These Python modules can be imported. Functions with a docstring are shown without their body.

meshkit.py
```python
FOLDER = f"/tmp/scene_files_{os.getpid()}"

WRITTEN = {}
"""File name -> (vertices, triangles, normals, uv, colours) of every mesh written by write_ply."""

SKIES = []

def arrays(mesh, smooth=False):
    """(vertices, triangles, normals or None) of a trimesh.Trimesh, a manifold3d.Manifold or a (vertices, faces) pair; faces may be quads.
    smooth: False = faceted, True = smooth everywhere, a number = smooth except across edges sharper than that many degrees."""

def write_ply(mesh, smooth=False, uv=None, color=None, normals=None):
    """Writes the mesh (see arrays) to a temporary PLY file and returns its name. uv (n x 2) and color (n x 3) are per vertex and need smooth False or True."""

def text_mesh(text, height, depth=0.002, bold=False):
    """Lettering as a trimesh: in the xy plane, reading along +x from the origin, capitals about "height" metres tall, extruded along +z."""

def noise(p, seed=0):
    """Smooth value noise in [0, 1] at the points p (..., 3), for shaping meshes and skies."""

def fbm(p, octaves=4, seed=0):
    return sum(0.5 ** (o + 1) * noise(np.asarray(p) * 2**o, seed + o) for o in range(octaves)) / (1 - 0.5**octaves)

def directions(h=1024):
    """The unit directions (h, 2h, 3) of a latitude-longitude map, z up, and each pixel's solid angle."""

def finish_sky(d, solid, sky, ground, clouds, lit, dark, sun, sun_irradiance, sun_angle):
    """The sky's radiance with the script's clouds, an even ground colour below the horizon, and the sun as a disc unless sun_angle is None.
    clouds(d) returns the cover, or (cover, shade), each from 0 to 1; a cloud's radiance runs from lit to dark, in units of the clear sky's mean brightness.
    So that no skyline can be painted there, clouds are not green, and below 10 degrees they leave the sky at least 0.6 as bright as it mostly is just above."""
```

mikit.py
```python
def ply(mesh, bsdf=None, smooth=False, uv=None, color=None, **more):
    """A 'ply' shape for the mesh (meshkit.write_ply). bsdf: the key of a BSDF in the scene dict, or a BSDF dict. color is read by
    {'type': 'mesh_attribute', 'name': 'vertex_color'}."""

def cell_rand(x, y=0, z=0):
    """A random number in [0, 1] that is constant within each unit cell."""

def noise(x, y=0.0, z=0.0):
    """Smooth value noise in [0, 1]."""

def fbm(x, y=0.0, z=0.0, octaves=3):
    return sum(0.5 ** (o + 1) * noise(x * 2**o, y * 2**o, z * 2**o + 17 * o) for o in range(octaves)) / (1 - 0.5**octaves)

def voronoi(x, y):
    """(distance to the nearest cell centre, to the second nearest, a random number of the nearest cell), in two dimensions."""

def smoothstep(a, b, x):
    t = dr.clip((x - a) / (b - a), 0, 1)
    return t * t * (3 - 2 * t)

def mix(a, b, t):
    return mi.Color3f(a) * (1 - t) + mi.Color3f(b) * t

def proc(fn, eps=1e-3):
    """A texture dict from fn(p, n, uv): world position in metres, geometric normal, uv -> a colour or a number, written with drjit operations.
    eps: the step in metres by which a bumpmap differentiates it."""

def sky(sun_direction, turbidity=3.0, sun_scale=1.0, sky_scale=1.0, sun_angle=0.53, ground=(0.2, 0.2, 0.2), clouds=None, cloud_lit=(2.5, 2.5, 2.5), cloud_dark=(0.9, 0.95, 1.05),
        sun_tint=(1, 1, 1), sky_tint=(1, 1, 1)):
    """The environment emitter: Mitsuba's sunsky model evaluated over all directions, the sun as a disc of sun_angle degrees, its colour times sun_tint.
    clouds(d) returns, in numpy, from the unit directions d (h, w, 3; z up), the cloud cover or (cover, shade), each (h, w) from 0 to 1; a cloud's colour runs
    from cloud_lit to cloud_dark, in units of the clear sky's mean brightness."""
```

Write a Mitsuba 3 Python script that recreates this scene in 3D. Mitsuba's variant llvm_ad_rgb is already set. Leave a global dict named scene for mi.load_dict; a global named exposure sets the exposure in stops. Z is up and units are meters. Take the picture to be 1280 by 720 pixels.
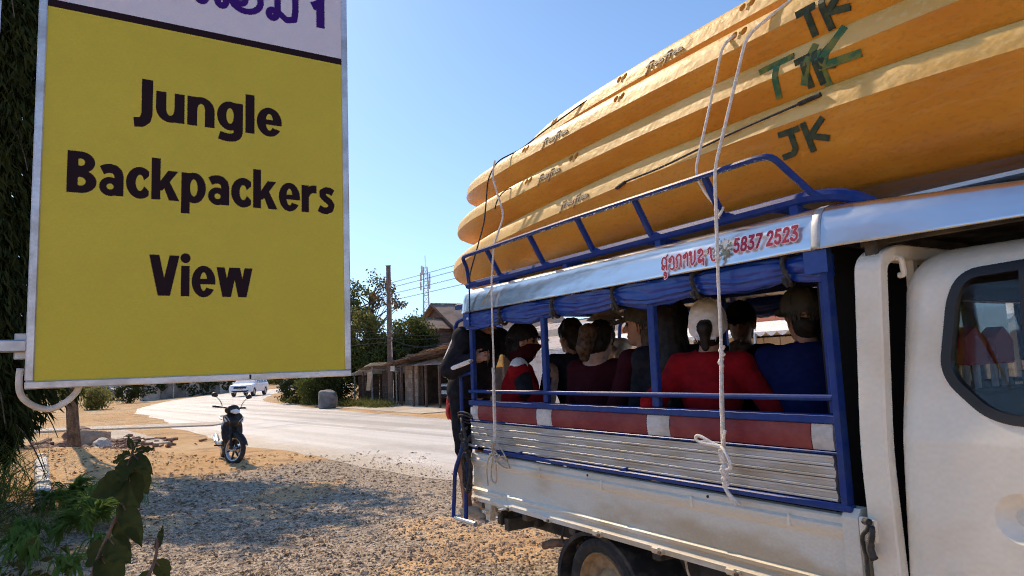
import math, random
import numpy as np
import trimesh
import mitsuba as mi
import drjit as dr
import mikit
import meshkit
import manifold3d as m3
from shapely.geometry import Polygon, LineString, MultiLineString, Point
from shapely import affinity
from shapely.ops import unary_union

scene = {'type': 'scene'}
labels = {}
exposure = 1.8

# ------------------------------------------------------------------ camera
EYE = np.array([0.0, 0.0, 1.55])
PITCH, ROLL, FOC = math.radians(6.44), 0.0394, 870.0
CF = np.array([0, math.cos(PITCH), math.sin(PITCH)])
CR0 = np.array([1.0, 0, 0]); CU0 = np.array([0, -math.sin(PITCH), math.cos(PITCH)])
CU = CU0 * math.cos(ROLL) + CR0 * math.sin(ROLL)
T4 = mi.ScalarTransform4f
scene['camera'] = {'type': 'perspective', 'fov': math.degrees(2 * math.atan(640 / FOC)), 'fov_axis': 'x', 'near_clip': 0.05, 'far_clip': 3000.0,
                   'to_world': T4().look_at(origin=EYE.tolist(), target=(EYE + CF).tolist(), up=CU.tolist())}
# ------------------------------------------------------------------ daylight
SUN_AZ, SUN_EL = math.radians(-36.5), math.radians(42)
SUN = (math.sin(SUN_AZ) * math.cos(SUN_EL), math.cos(SUN_AZ) * math.cos(SUN_EL), math.sin(SUN_EL))
scene['sky'] = mikit.sky(SUN, turbidity=3.0, sky_scale=1.4, sun_scale=1.0, ground=(0.33, 0.28, 0.22), sky_tint=(.85, .99, 1.17), sun_tint=(1.04, 1.0, .94))

# ------------------------------------------------------------------ helpers
used = {}
def newkey(name, parent=None):
    base = (parent + '__' if parent else '') + name
    n = used.get(base, 0); used[base] = n + 1
    return base if n == 0 else f'{base}_{n:03d}'

def thing(name, label, cat, group=None, kind=None):
    k = newkey(name); labels[k] = {'label': label, 'category': cat}
    if group: labels[k]['group'] = group
    if kind: labels[k]['kind'] = kind
    return k

def tri(mesh):
    if isinstance(mesh, trimesh.Trimesh): return mesh
    if isinstance(mesh, (list,)): return trimesh.util.concatenate([tri(m) for m in mesh])
    if hasattr(mesh, 'to_mesh'):
        m = mesh.to_mesh(); return trimesh.Trimesh(np.array(m.vert_properties[:, :3]), np.array(m.tri_verts), process=False)
    v, f = np.asarray(mesh[0], float), np.asarray(mesh[1], int)
    if f.shape[1] == 4: f = np.vstack([f[:, [0, 1, 2]], f[:, [0, 2, 3]]])
    return trimesh.Trimesh(v, f, process=False)

def xf(mesh, M):
    m = tri(mesh).copy(); m.apply_transform(M); return m

def put(name, mesh, bsdf, parent=None, smooth=False, M=None, label=None, cat=None, group=None, kind=None, color=None, **more):
    """one entry of the scene"""
    m = tri(mesh)
    if M is not None: m = xf(m, M)
    k = newkey(name, parent)
    scene[k] = mikit.ply(m, bsdf, smooth=smooth, color=color, **more)
    d = {}
    if label: d['label'] = label
    if cat: d['category'] = cat
    if group: d['group'] = group
    if kind: d['kind'] = kind
    if d: labels[k] = d
    return k

def mat4(cols, org):
    M = np.eye(4); M[:3, :3] = np.array(cols, float).T; M[:3, 3] = org; return M
def move(x, y, z): return mat4(np.eye(3), (x, y, z))
def rotz(a, org=(0, 0, 0)):
    c, s = math.cos(a), math.sin(a); return mat4([(c, s, 0), (-s, c, 0), (0, 0, 1)], org)
def frame(x, org, up=(0, 0, 1)):
    """x axis along x, z close to up"""
    x = np.array(x, float); x /= np.linalg.norm(x); y = np.cross(up, x); y /= np.linalg.norm(y)
    return mat4([x, y, np.cross(x, y)], org)

def box(x0, x1, y0, y1, z0, z1, c=0.0):
    """box from its limits; c = chamfer"""
    if c <= 0: return trimesh.creation.box(bounds=[(x0, y0, z0), (x1, y1, z1)])
    c = min(c, (x1 - x0) * .45, (y1 - y0) * .45, (z1 - z0) * .45)
    P = []
    for sx, xx in ((1, x0), (-1, x1)):
        for sy, yy in ((1, y0), (-1, y1)):
            for sz, zz in ((1, z0), (-1, z1)):
                P += [(xx, yy + sy * c, zz + sz * c), (xx + sx * c, yy, zz + sz * c), (xx + sx * c, yy + sy * c, zz)]
    return trimesh.convex.convex_hull(np.array(P))

def hull(pts): return trimesh.convex.convex_hull(np.array(pts, float))
def hull_spheres(sp, seg=24):
    """manifold hull of (centre, radius) spheres"""
    return m3.Manifold.batch_hull([m3.Manifold.sphere(r, seg).translate(list(map(float, c))) for c, r in sp])

def tube(pts, r, sides=8, closed=False, cap=True):
    p = np.asarray(pts, float); n = len(p)
    r = np.broadcast_to(np.asarray(r, float), (n,))
    if closed: t = np.roll(p, -1, 0) - np.roll(p, 1, 0)
    else: t = np.gradient(p, axis=0)
    t /= np.linalg.norm(t, axis=1, keepdims=True) + 1e-12
    a = np.zeros_like(p)
    ref = np.array([0, 0, 1.0]) if abs(t[0][2]) < .9 else np.array([1.0, 0, 0])
    a0 = np.cross(t[0], ref); a0 /= np.linalg.norm(a0)
    for i in range(n):
        a0 = a0 - t[i] * (a0 @ t[i]); a0 /= np.linalg.norm(a0) + 1e-12; a[i] = a0
    b = np.cross(t, a); ang = np.arange(sides) * 2 * np.pi / sides
    v = p[:, None] + r[:, None, None] * (np.cos(ang)[None, :, None] * a[:, None] + np.sin(ang)[None, :, None] * b[:, None])
    v = v.reshape(-1, 3); m = n if closed else n - 1
    i, j = np.meshgrid(np.arange(m), np.arange(sides), indexing='ij')
    i2 = (i + 1) % n
    q = np.stack([i * sides + j, i * sides + (j + 1) % sides, i2 * sides + (j + 1) % sides, i2 * sides + j], -1).reshape(-1, 4)
    f = np.vstack([q[:, [0, 1, 2]], q[:, [0, 2, 3]]])
    if cap and not closed:
        k = np.arange(1, sides - 1)
        f = np.vstack([f, np.stack([np.zeros_like(k), k + 1, k], 1), np.stack([np.zeros_like(k), k, k + 1], 1) + (n - 1) * sides])
    return trimesh.Trimesh(v, f, process=False)

def bar(p, q, w, h=None, c=0.0, up=(0, 0, 1)):
    """square bar from p to q"""
    p, q = np.array(p, float), np.array(q, float); L = np.linalg.norm(q - p); h = h or w
    d = (q - p) / L
    if abs(d @ np.array(up)) > .98: up = (1, 0, 0)
    return xf(box(0, L, -w / 2, w / 2, -h / 2, h / 2, c), frame(d, p, up))

def spline(P, n=8):
    P = np.asarray(P, float)
    from scipy.interpolate import CubicSpline
    d = np.r_[0, np.cumsum(np.linalg.norm(np.diff(P, axis=0), axis=1) ** .5 + 1e-9)]
    return CubicSpline(d, P)(np.linspace(0, d[-1], n * (len(P) - 1) + 1))

def rounded(P, r, n=5):
    """polyline with its inner corners rounded"""
    P = [np.array(p, float) for p in P]; out = [P[0]]
    for a, b, c in zip(P[:-2], P[1:-1], P[2:]):
        u, v = a - b, c - b; lu, lv = np.linalg.norm(u), np.linalg.norm(v); k = min(r, lu * .49, lv * .49)
        s, e = b + u / lu * k, b + v / lv * k
        for t in np.linspace(0, 1, n): out.append((1 - t) ** 2 * s + 2 * t * (1 - t) * b + t * t * e)
    out.append(P[-1]); return np.array(out)

def grid_mesh(V, closed_u=False, closed_v=False):
    """V (n, m, 3) of points -> mesh"""
    n, m = V.shape[:2]
    i, j = np.meshgrid(np.arange(n if closed_u else n - 1), np.arange(m if closed_v else m - 1), indexing='ij')
    i2, j2 = (i + 1) % n, (j + 1) % m
    q = np.stack([i * m + j, i2 * m + j, i2 * m + j2, i * m + j2], -1).reshape(-1, 4)
    return trimesh.Trimesh(V.reshape(-1, 3), np.vstack([q[:, [0, 1, 2]], q[:, [0, 2, 3]]]), process=False)

def prism(poly, a, b, axis='x'):
    """2-D polygon extruded from a to b; axis x: poly in (y,z); y: poly in (x,z); z: poly in (x,y)"""
    g = poly if isinstance(poly, Polygon) else Polygon(poly)
    m = trimesh.creation.extrude_polygon(g, b - a, engine='earcut'); v = np.array(m.vertices); v[:, 2] += a
    v = {'x': v[:, [2, 0, 1]], 'y': np.stack([v[:, 0], v[:, 2], v[:, 1]], 1), 'z': v}[axis]
    f = np.array(m.faces)
    if axis == 'y': f = f[:, ::-1]
    return trimesh.Trimesh(v, f, process=False)

def sweep(profile, path, normals):
    """open profile [(out, z)] carried along plan path [(x, y)] with outward normals"""
    pr, pa, no = np.array(profile), np.array(path), np.array(normals)
    V = np.zeros((len(pa), len(pr), 3))
    V[:, :, :2] = pa[:, None] + no[:, None] * pr[None, :, :1]; V[:, :, 2] = pr[None, :, 1]
    return grid_mesh(V)

def lathe(prof, seg=24, axis='y'):
    """closed profile [(radius, along)] turned about an axis"""
    pr = np.array(prof, float); ang = np.arange(seg) * 2 * np.pi / seg
    V = np.stack([pr[None, :, 0] * np.cos(ang)[:, None], np.broadcast_to(pr[None, :, 1], (seg, len(pr))), pr[None, :, 0] * np.sin(ang)[:, None]], -1)
    m = grid_mesh(V, True, True)
    if axis == 'z': m = trimesh.Trimesh(m.vertices[:, [0, 2, 1]], m.faces[:, ::-1], process=False)
    if axis == 'x': m = trimesh.Trimesh(m.vertices[:, [1, 0, 2]], m.faces[:, ::-1], process=False)
    return m

def extrude_shape(shape, d):
    gs = [g for g in getattr(shape, 'geoms', [shape]) if g.area > 1e-9]
    return trimesh.util.concatenate([trimesh.creation.extrude_polygon(g, d, engine='earcut') for g in gs])

def latin(text, height, fat=0.0, sx=1.0, depth=.0015, slant=0.0):
    """lettering in the xy plane, thickened by fat and scaled sideways"""
    m = meshkit.text_mesh(text, 1.0, 1.0, True)
    n = m.face_normals[:, 2] > .9
    sh = unary_union([Polygon(m.vertices[f][:, :2]).buffer(.004) for f in m.faces[n]])
    if fat: sh = sh.buffer(fat, join_style=2).simplify(.01)
    sh = affinity.affine_transform(sh, [height * sx, slant * height, 0, height, 0, 0])
    return extrude_shape(sh, depth), sh.bounds

def strokes(lines, w, depth=.0015, cap=1):
    g = unary_union([LineString(l).buffer(w / 2, cap_style=cap, join_style=1, quad_segs=4) for l in lines]).simplify(w * .03)
    return extrude_shape(g, depth)

def arc(cx, cy, rx, ry, a0, a1, n=14):
    t = np.radians(np.linspace(a0, a1, n)); return [(cx + rx * math.cos(x), cy + ry * math.sin(x)) for x in t]

# ---- signed distance bodies -> surface nets
class Field:
    def __init__(s, lo, hi, h):
        s.lo = np.array(lo, float); s.h = h
        s.n = np.ceil((np.array(hi, float) - s.lo) / h).astype(int) + 1
        s.f = np.full(s.n, 1.0, np.float32)
    def _sub(s, lo, hi):
        a = np.clip(np.floor((lo - s.lo) / s.h).astype(int), 0, s.n); b = np.clip(np.ceil((hi - s.lo) / s.h).astype(int) + 1, 0, s.n)
        if np.any(b <= a): return None, None
        g = np.meshgrid(*[s.lo[i] + s.h * np.arange(a[i], b[i], dtype=np.float32) for i in range(3)], indexing='ij')
        return tuple(slice(a[i], b[i]) for i in range(3)), np.stack(g, -1)
    def add(s, lo, hi, fn, k=.02, pad=.05):
        sl, P = s._sub(np.array(lo) - pad, np.array(hi) + pad)
        if sl is None: return
        d = fn(P); e = s.f[sl]
        if k > 0:
            hh = np.clip(.5 + .5 * (e - d) / k, 0, 1); s.f[sl] = e * (1 - hh) + d * hh - k * hh * (1 - hh)
        else: s.f[sl] = np.minimum(e, d)
    def cut(s, lo, hi, fn, k=.01, pad=.02):
        sl, P = s._sub(np.array(lo) - pad, np.array(hi) + pad)
        if sl is None: return
        d = -fn(P); e = s.f[sl]
        hh = np.clip(.5 - .5 * (e - d) / k, 0, 1); s.f[sl] = e * (1 - hh) + d * hh + k * hh * (1 - hh)
    def cone(s, a, b, ra, rb, k=.02, flat=None):
        a, b = np.array(a, float), np.array(b, float); r = max(ra, rb)
        def fn(P):
            d = b - a; t = np.clip(((P - a) @ d) / max(d @ d, 1e-9), 0, 1)
            q = P - a - t[..., None] * d
            return np.sqrt((q * q).sum(-1)) - (ra + (rb - ra) * t)
        s.add(np.minimum(a, b) - r, np.maximum(a, b) + r, fn, k)
    def ell(s, c, r, k=.02, R=None, sub=False):
        c, r = np.array(c, float), np.array(r, float); m = r.max()
        def fn(P):
            q = P - c
            if R is not None: q = q @ R
            k0 = np.sqrt(((q / r) ** 2).sum(-1)); k1 = np.sqrt(((q / r ** 2) ** 2).sum(-1)) + 1e-9
            return k0 * (k0 - 1) / k1
        (s.cut if sub else s.add)(c - m, c + m, fn, k)
    def plane_cut(s, p, n, k=.008):
        """removes the side the normal points to"""
        p, n = np.array(p, float), np.array(n, float); n /= np.linalg.norm(n)
        s.cut(s.lo, s.lo + s.h * s.n, lambda P: -((P - p) @ n), k)
    def wrinkle(s, amp, freq, seed=0, stretch=(1, 1, 1)):
        g = np.stack(np.meshgrid(*[s.lo[i] + s.h * np.arange(s.n[i]) for i in range(3)], indexing='ij'), -1) * freq * np.array(stretch)
        near = np.abs(s.f) < 4 * amp + 2 * s.h
        s.f[near] += (amp * (2 * meshkit.fbm(g[near] + 31.7, 2, seed) - 1)).astype(np.float32)
    def mesh(s, smooth=2):
        f = s.f; ins = f < 0
        n = np.array(f.shape); c = np.stack([ins[i:n[0] - 1 + i, j:n[1] - 1 + j, k:n[2] - 1 + k] for i in (0, 1) for j in (0, 1) for k in (0, 1)], -1)
        act = c.any(-1) & ~c.all(-1); idx = np.full(act.shape, -1); cells = np.argwhere(act); idx[act] = np.arange(len(cells))
        pos = np.zeros((len(cells), 3)); cnt = np.zeros(len(cells))
        corner = [(i, j, k) for i in (0, 1) for j in (0, 1) for k in (0, 1)]
        val = [f[cells[:, 0] + a, cells[:, 1] + b, cells[:, 2] + d] for a, b, d in corner]
        for x in range(8):
            for y in range(x + 1, 8):
                A, B = np.array(corner[x]), np.array(corner[y])
                if np.abs(A - B).sum() != 1: continue
                va, vb = val[x], val[y]; on = (va < 0) != (vb < 0)
                t = np.where(on, va / np.where(np.abs(va - vb) < 1e-9, 1e-9, va - vb), 0)
                pos += np.where(on[:, None], A + t[:, None] * (B - A), 0); cnt += on
        V = s.lo + s.h * (cells + pos / np.maximum(cnt, 1)[:, None])
        F = []
        for ax in range(3):
            sl0 = [slice(None)] * 3; sl1 = [slice(None)] * 3; sl0[ax] = slice(0, -1); sl1[ax] = slice(1, None)
            a, b = ins[tuple(sl0)], ins[tuple(sl1)]
            e = np.argwhere(a != b); o1, o2 = [k for k in range(3) if k != ax]
            e = e[(e[:, o1] > 0) & (e[:, o2] > 0) & (e[:, o1] < n[o1] - 1) & (e[:, o2] < n[o2] - 1)]
            inside_first = a[tuple(e.T)]
            def cell(d1, d2):
                q = e.copy(); q[:, o1] -= d1; q[:, o2] -= d2; return idx[tuple(q.T)]
            Q = np.stack([cell(1, 1), cell(0, 1), cell(0, 0), cell(1, 0)], 1)
            flip = inside_first if ax != 1 else ~inside_first
            Q[~flip] = Q[~flip][:, ::-1]; F.append(Q[(Q >= 0).all(1)])
        F = np.vstack(F); m = trimesh.Trimesh(V, np.vstack([F[:, [0, 1, 2]], F[:, [0, 2, 3]]]), process=False)
        if smooth and len(V): trimesh.smoothing.filter_taubin(m, .5, .52, smooth * 2)
        return m

# ------------------------------------------------------------------ materials
def mat(name, base, rough=.6, metal=0.0, two=True, bump=None, bscale=1.0, **k):
    col = base if isinstance(base, dict) else {'type': 'rgb', 'value': list(base)}
    b = {'type': 'principled', 'base_color': col, 'roughness': rough, 'metallic': metal, **k}
    if bump is not None: b = {'type': 'bumpmap', 'arbitrary': bump, 'scale': bscale, 'bsdf': b}
    scene['mat_' + name] = {'type': 'twosided', 'bsdf': b} if two else b
    return 'mat_' + name
fb, ns, mix, sst = mikit.fbm, mikit.noise, mikit.mix, mikit.smoothstep
def grime(a, b, s=6.0, lo=.35, hi=.7, fine=60.0, famt=.12, st=(1, 1, 1)):
    """colour a worn towards b in patches, with fine grain"""
    def fn(p, n, uv):
        x, y, z = p.x * s * st[0], p.y * s * st[1], p.z * s * st[2]
        t = sst(lo, hi, fb(x, y, z, 4)); g = 1 + famt * (ns(p.x * fine, p.y * fine, p.z * fine) * 2 - 1)
        return mix(a, b, t) * g
    return mikit.proc(fn)
mat('chassis', grime((.025, .024, .023), (.09, .075, .055), 9), .8)
mat('white_paint', grime((.76, .72, .61), (.66, .58, .44), 3.2, .45, .8, 90, .04), .38, specular=.5, clearcoat=.5, clearcoat_gloss=.85)
mat('gate_paint', grime((.62, .60, .52), (.48, .39, .26), 2.6, .42, .72, 120, .06, (1, 1, 2.2)), .5)
mat('blue_paint', grime((.012, .036, .19), (.022, .05, .18), 14), .42, specular=.2)
mat('tarp', grime((.006, .032, .22), (.010, .045, .27), 9), .3, specular=.5)
mat('dark_tarp', grime((.012, .016, .05), (.02, .025, .06), 7), .6)
mat('alu', {'type': 'rgb', 'value': [.66, .67, .70]}, .24, 1.0, bump=mikit.proc(lambda p, n, uv: .5 * fb(p.x * 7, p.y * 7, p.z * 16, 3)), bscale=.008)
mat('alu_dull', grime((.50, .50, .50), (.40, .37, .32), 5, .4, .7, 200, .08, (1, 1, 6)), .45, .6)
mat('red_board', grime((.17, .012, .018), (.22, .04, .035), 7), .55)
mat('white_patch', grime((.55, .54, .52), (.42, .39, .34), 9), .6)
mat('rubber', grime((.02, .02, .021), (.07, .06, .05), 18, .4, .8), .8)
mat('rim', grime((.38, .27, .15), (.22, .15, .09), 16), .55, .3)
mat('rust', grime((.20, .12, .07), (.10, .06, .04), 30), .8)
mat('black_plastic', (.012, .012, .013), .45)
mat('matte_black', (.01, .01, .01), .9)
mat('seat_red', (.42, .015, .015), .7)
mat('seat_grey', (.06, .06, .065), .8)
mat('chrome', (.8, .8, .8), .15, 1.0)
mat('red_letter', (.36, .006, .045), .5)
mat('letter_edge', (.86, .74, .78), .5)
mat('scrape', grime((.12, .17, .15), (.50, .52, .54), 60, .42, .6), .6)
mat('bench', grime((.03, .04, .08), (.06, .05, .05), 9), .6)
mat('rope', grime((.72, .69, .64), (.58, .53, .45), 70, .4, .7, 600, .3), .85)
mat('old_rope', grime((.48, .40, .29), (.36, .28, .19), 70, .4, .7, 600, .3), .9)
mat('cord', grime((.02, .02, .02), (.05, .045, .04), 60), .75)
scene['mat_pane'] = {'type': 'thindielectric', 'int_ior': 1.32, 'specular_transmittance': {'type': 'rgb', 'value': [.74, .76, .76]}}
scene['mat_tint'] = {'type': 'twosided', 'bsdf': {'type': 'principled', 'base_color': {'type': 'rgb', 'value': [.02, .02, .022]}, 'roughness': .06, 'specular': .6}}
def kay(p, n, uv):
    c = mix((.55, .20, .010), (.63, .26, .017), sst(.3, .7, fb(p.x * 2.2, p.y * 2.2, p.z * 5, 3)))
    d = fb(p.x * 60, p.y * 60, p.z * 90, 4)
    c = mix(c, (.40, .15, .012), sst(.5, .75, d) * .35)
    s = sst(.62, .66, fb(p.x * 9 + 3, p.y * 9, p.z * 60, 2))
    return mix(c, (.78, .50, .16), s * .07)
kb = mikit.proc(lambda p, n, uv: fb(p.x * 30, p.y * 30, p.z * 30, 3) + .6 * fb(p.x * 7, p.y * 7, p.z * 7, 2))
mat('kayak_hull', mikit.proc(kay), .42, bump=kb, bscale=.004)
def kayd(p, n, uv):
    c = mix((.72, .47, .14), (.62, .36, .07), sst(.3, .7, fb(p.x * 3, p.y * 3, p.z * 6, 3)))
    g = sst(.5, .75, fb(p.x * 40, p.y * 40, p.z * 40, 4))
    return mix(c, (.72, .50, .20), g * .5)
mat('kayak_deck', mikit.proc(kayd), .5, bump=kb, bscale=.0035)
mat('kayak_dark', (.05, .03, .012), .8)
mat('stencil', grime((.015, .035, .02), (.05, .06, .02), 40), .7)
mat('spray', grime((.03, .12, .05), (.16, .17, .03), 30, .35, .65), .7)
mat('decal', grime((.25, .22, .18), (.50, .36, .16), 80, .45, .62), .6)
mat('skin', grime((.33, .17, .105), (.28, .14, .085), 25), .5)
mat('skin_pale', grime((.50, .32, .24), (.46, .27, .20), 25), .5)
mat('hair_black', grime((.012, .01, .009), (.022, .017, .013), 40, .4, .6, 300, .6), .55, specular=.2)
mat('hair_brown', grime((.10, .06, .035), (.05, .03, .018), 40, .4, .6, 300, .6), .55, specular=.2)
mat('cloth_black', grime((.012, .012, .016), (.02, .02, .025), 30), .9, specular=.12)
mat('cloth_white', grime((.82, .79, .75), (.72, .69, .64), 20), .9, specular=.12)
mat('cloth_red', grime((.26, .007, .010), (.20, .006, .009), 20), .9, specular=.12)
mat('cloth_pink', grime((.60, .10, .11), (.55, .16, .15), 20), .9, specular=.12)
mat('cloth_maroon', grime((.04, .005, .009), (.03, .004, .007), 20), .9, specular=.12)
mat('cloth_navy', grime((.006, .010, .06), (.008, .014, .07), 20), .9, specular=.12)
mat('cloth_beige', grime((.50, .40, .29), (.42, .32, .22), 20), .9, specular=.12)
mat('cloth_grey', grime((.07, .07, .065), (.05, .05, .045), 20), .9, specular=.12)
mat('eye', (.015, .012, .01), .2)
mat('sign_yellow', mikit.proc(lambda p, n, uv: mix((.56, .465, .026), (.51, .42, .022), fb(p.x * 5, p.y * 5, p.z * 5, 3)) * (1 + .10 * (ns(p.x * 260, p.y * 260, p.z * 260) - .5))), .42, specular=.4)
mat('sign_white', mikit.proc(lambda p, n, uv: mi.Color3f(.60, .59, .66) * (1 + .08 * (ns(p.x * 260, p.y * 260, p.z * 260) - .5))), .42)
mat('sign_ink', (.02, .010, .014), .6, specular=.08)
mat('sign_purple', (.04, .010, .16), .6, specular=.1)
mat('frame_alu', grime((.62, .62, .64), (.45, .44, .43), 12, .4, .7, 150, .1), .42, .75)
mat('galv', grime((.55, .56, .58), (.40, .40, .41), 10), .4, .8)
mat('hose', grime((.62, .60, .55), (.45, .41, .34), 14), .6)
mat('wood_post', grime((.20, .14, .10), (.11, .075, .055), 7, .35, .7, 60, .3, (4, 4, .6)), .85)
mat('wood_dark', grime((.14, .09, .068), (.075, .048, .038), 4, .35, .7, 40, .3, (1, 1, 5)), .85)
mat('bark', grime((.14, .10, .07), (.07, .05, .035), 8, .35, .7, 40, .4, (3, 3, .8)), .9)
def roofm(a, b, r):
    def fn(p, n, uv):
        t = sst(.42, .66, fb(p.x * 1.3, p.y * 1.3, p.z * 3, 4)); q = sst(.5, .7, fb(p.x * 6, p.y * 6, p.z * 6, 3))
        return mix(mix(a, b, t), r, q * .5)
    return mikit.proc(fn)
mat('roof_brown', roofm((.27, .19, .145), (.19, .13, .10), (.30, .20, .14)), .8)
mat('roof_pale', roofm((.62, .53, .47), (.52, .42, .35), (.40, .27, .19)), .6)
mat('roof_grey', roofm((.30, .27, .25), (.22, .19, .17), (.26, .17, .11)), .7)
mat('roof_dark', roofm((.26, .21, .18), (.17, .14, .115), (.22, .14, .10)), .8)
mat('sheet_white', roofm((.66, .66, .66), (.58, .57, .55), (.5, .42, .34)), .5)
mat('brick', grime((.34, .24, .17), (.26, .18, .125), 3), .9)
mat('brick2', grime((.40, .29, .21), (.30, .21, .15), 3), .9)
mat('mortar', grime((.20, .16, .13), (.14, .11, .09), 5), .9)
mat('plaster', grime((.60, .52, .42), (.48, .40, .31), 1.5), .85)
mat('plaster_pale', grime((.70, .63, .50), (.60, .52, .40), 1.5), .85)
mat('wall_grey', grime((.17, .155, .14), (.10, .095, .085), .9), .9)
mat('concrete', grime((.52, .44, .33), (.44, .35, .24), 1.1, .35, .7, 30, .08), .9)
mat('tank', grime((.21, .20, .20), (.11, .105, .10), 2.5), .85)
mat('orange', (.62, .22, .12), .6)
mat('sign_blue', (.02, .05, .26), .5)
mat('sign_ochre', grime((.58, .33, .06), (.48, .25, .05), 4), .6)
mat('lamp_glass', (.75, .76, .78), .12, clearcoat=1.0)
mat('car_white', (.74, .75, .76), .25, clearcoat=1.0)
mat('car_grey', (.10, .11, .11), .3, clearcoat=1.0)
mat('glass_dark', (.012, .014, .016), .05, specular=.7)
mat('bike_black', grime((.012, .012, .013), (.03, .026, .022), 20), .5, specular=.3)
mat('bike_silver', (.45, .44, .42), .35, .7)
mat('mirror', (.55, .56, .58), .1, 1.0)
mat('red_lens', (.35, .01, .01), .2)
mat('amber', (.55, .2, .02), .25)
mat('cement', grime((.42, .39, .34), (.33, .29, .24), 6), .9)
mat('stone', grime((.42, .30, .20), (.32, .22, .15), 9), .9)
mat('stone_white', grime((.66, .62, .55), (.50, .44, .36), 5), .85)
mat('debris', grime((.26, .15, .10), (.16, .10, .075), 9), .9)
def leafm(name, a, b, s=3.0, tr=.5, rough=.55):
    scene['mat_' + name] = {'type': 'principledthin', 'base_color': mikit.proc(lambda p, n, uv, a=a, b=b, s=s: mix(a, b, ns(p.x * s, p.y * s, p.z * s) * .6 + .4 * ns(p.x * 7 * s, p.y * 7 * s, p.z * 7 * s))), 'roughness': rough, 'diff_trans': tr, 'spec_trans': 0.0}
leafm('leaf_dark', (.025, .035, .014), (.05, .06, .02), 2.5, .35)
leafm('leaf_mid', (.085, .11, .03), (.15, .16, .05), .9, .8)
leafm('leaf_light', (.17, .185, .05), (.25, .23, .08), .9, .9)
leafm('leaf_dry', (.17, .12, .055), (.24, .17, .08), 3, .6)
leafm('grass', (.10, .13, .035), (.20, .19, .07), 2.5, .7)
leafm('palm', (.09, .16, .035), (.17, .24, .06), 3, .9)
leafm('big_leaf', (.022, .034, .014), (.042, .054, .022), 9, .4, .5)
leafm('litter', (.25, .16, .09), (.14, .085, .05), 14, .3)
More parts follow.
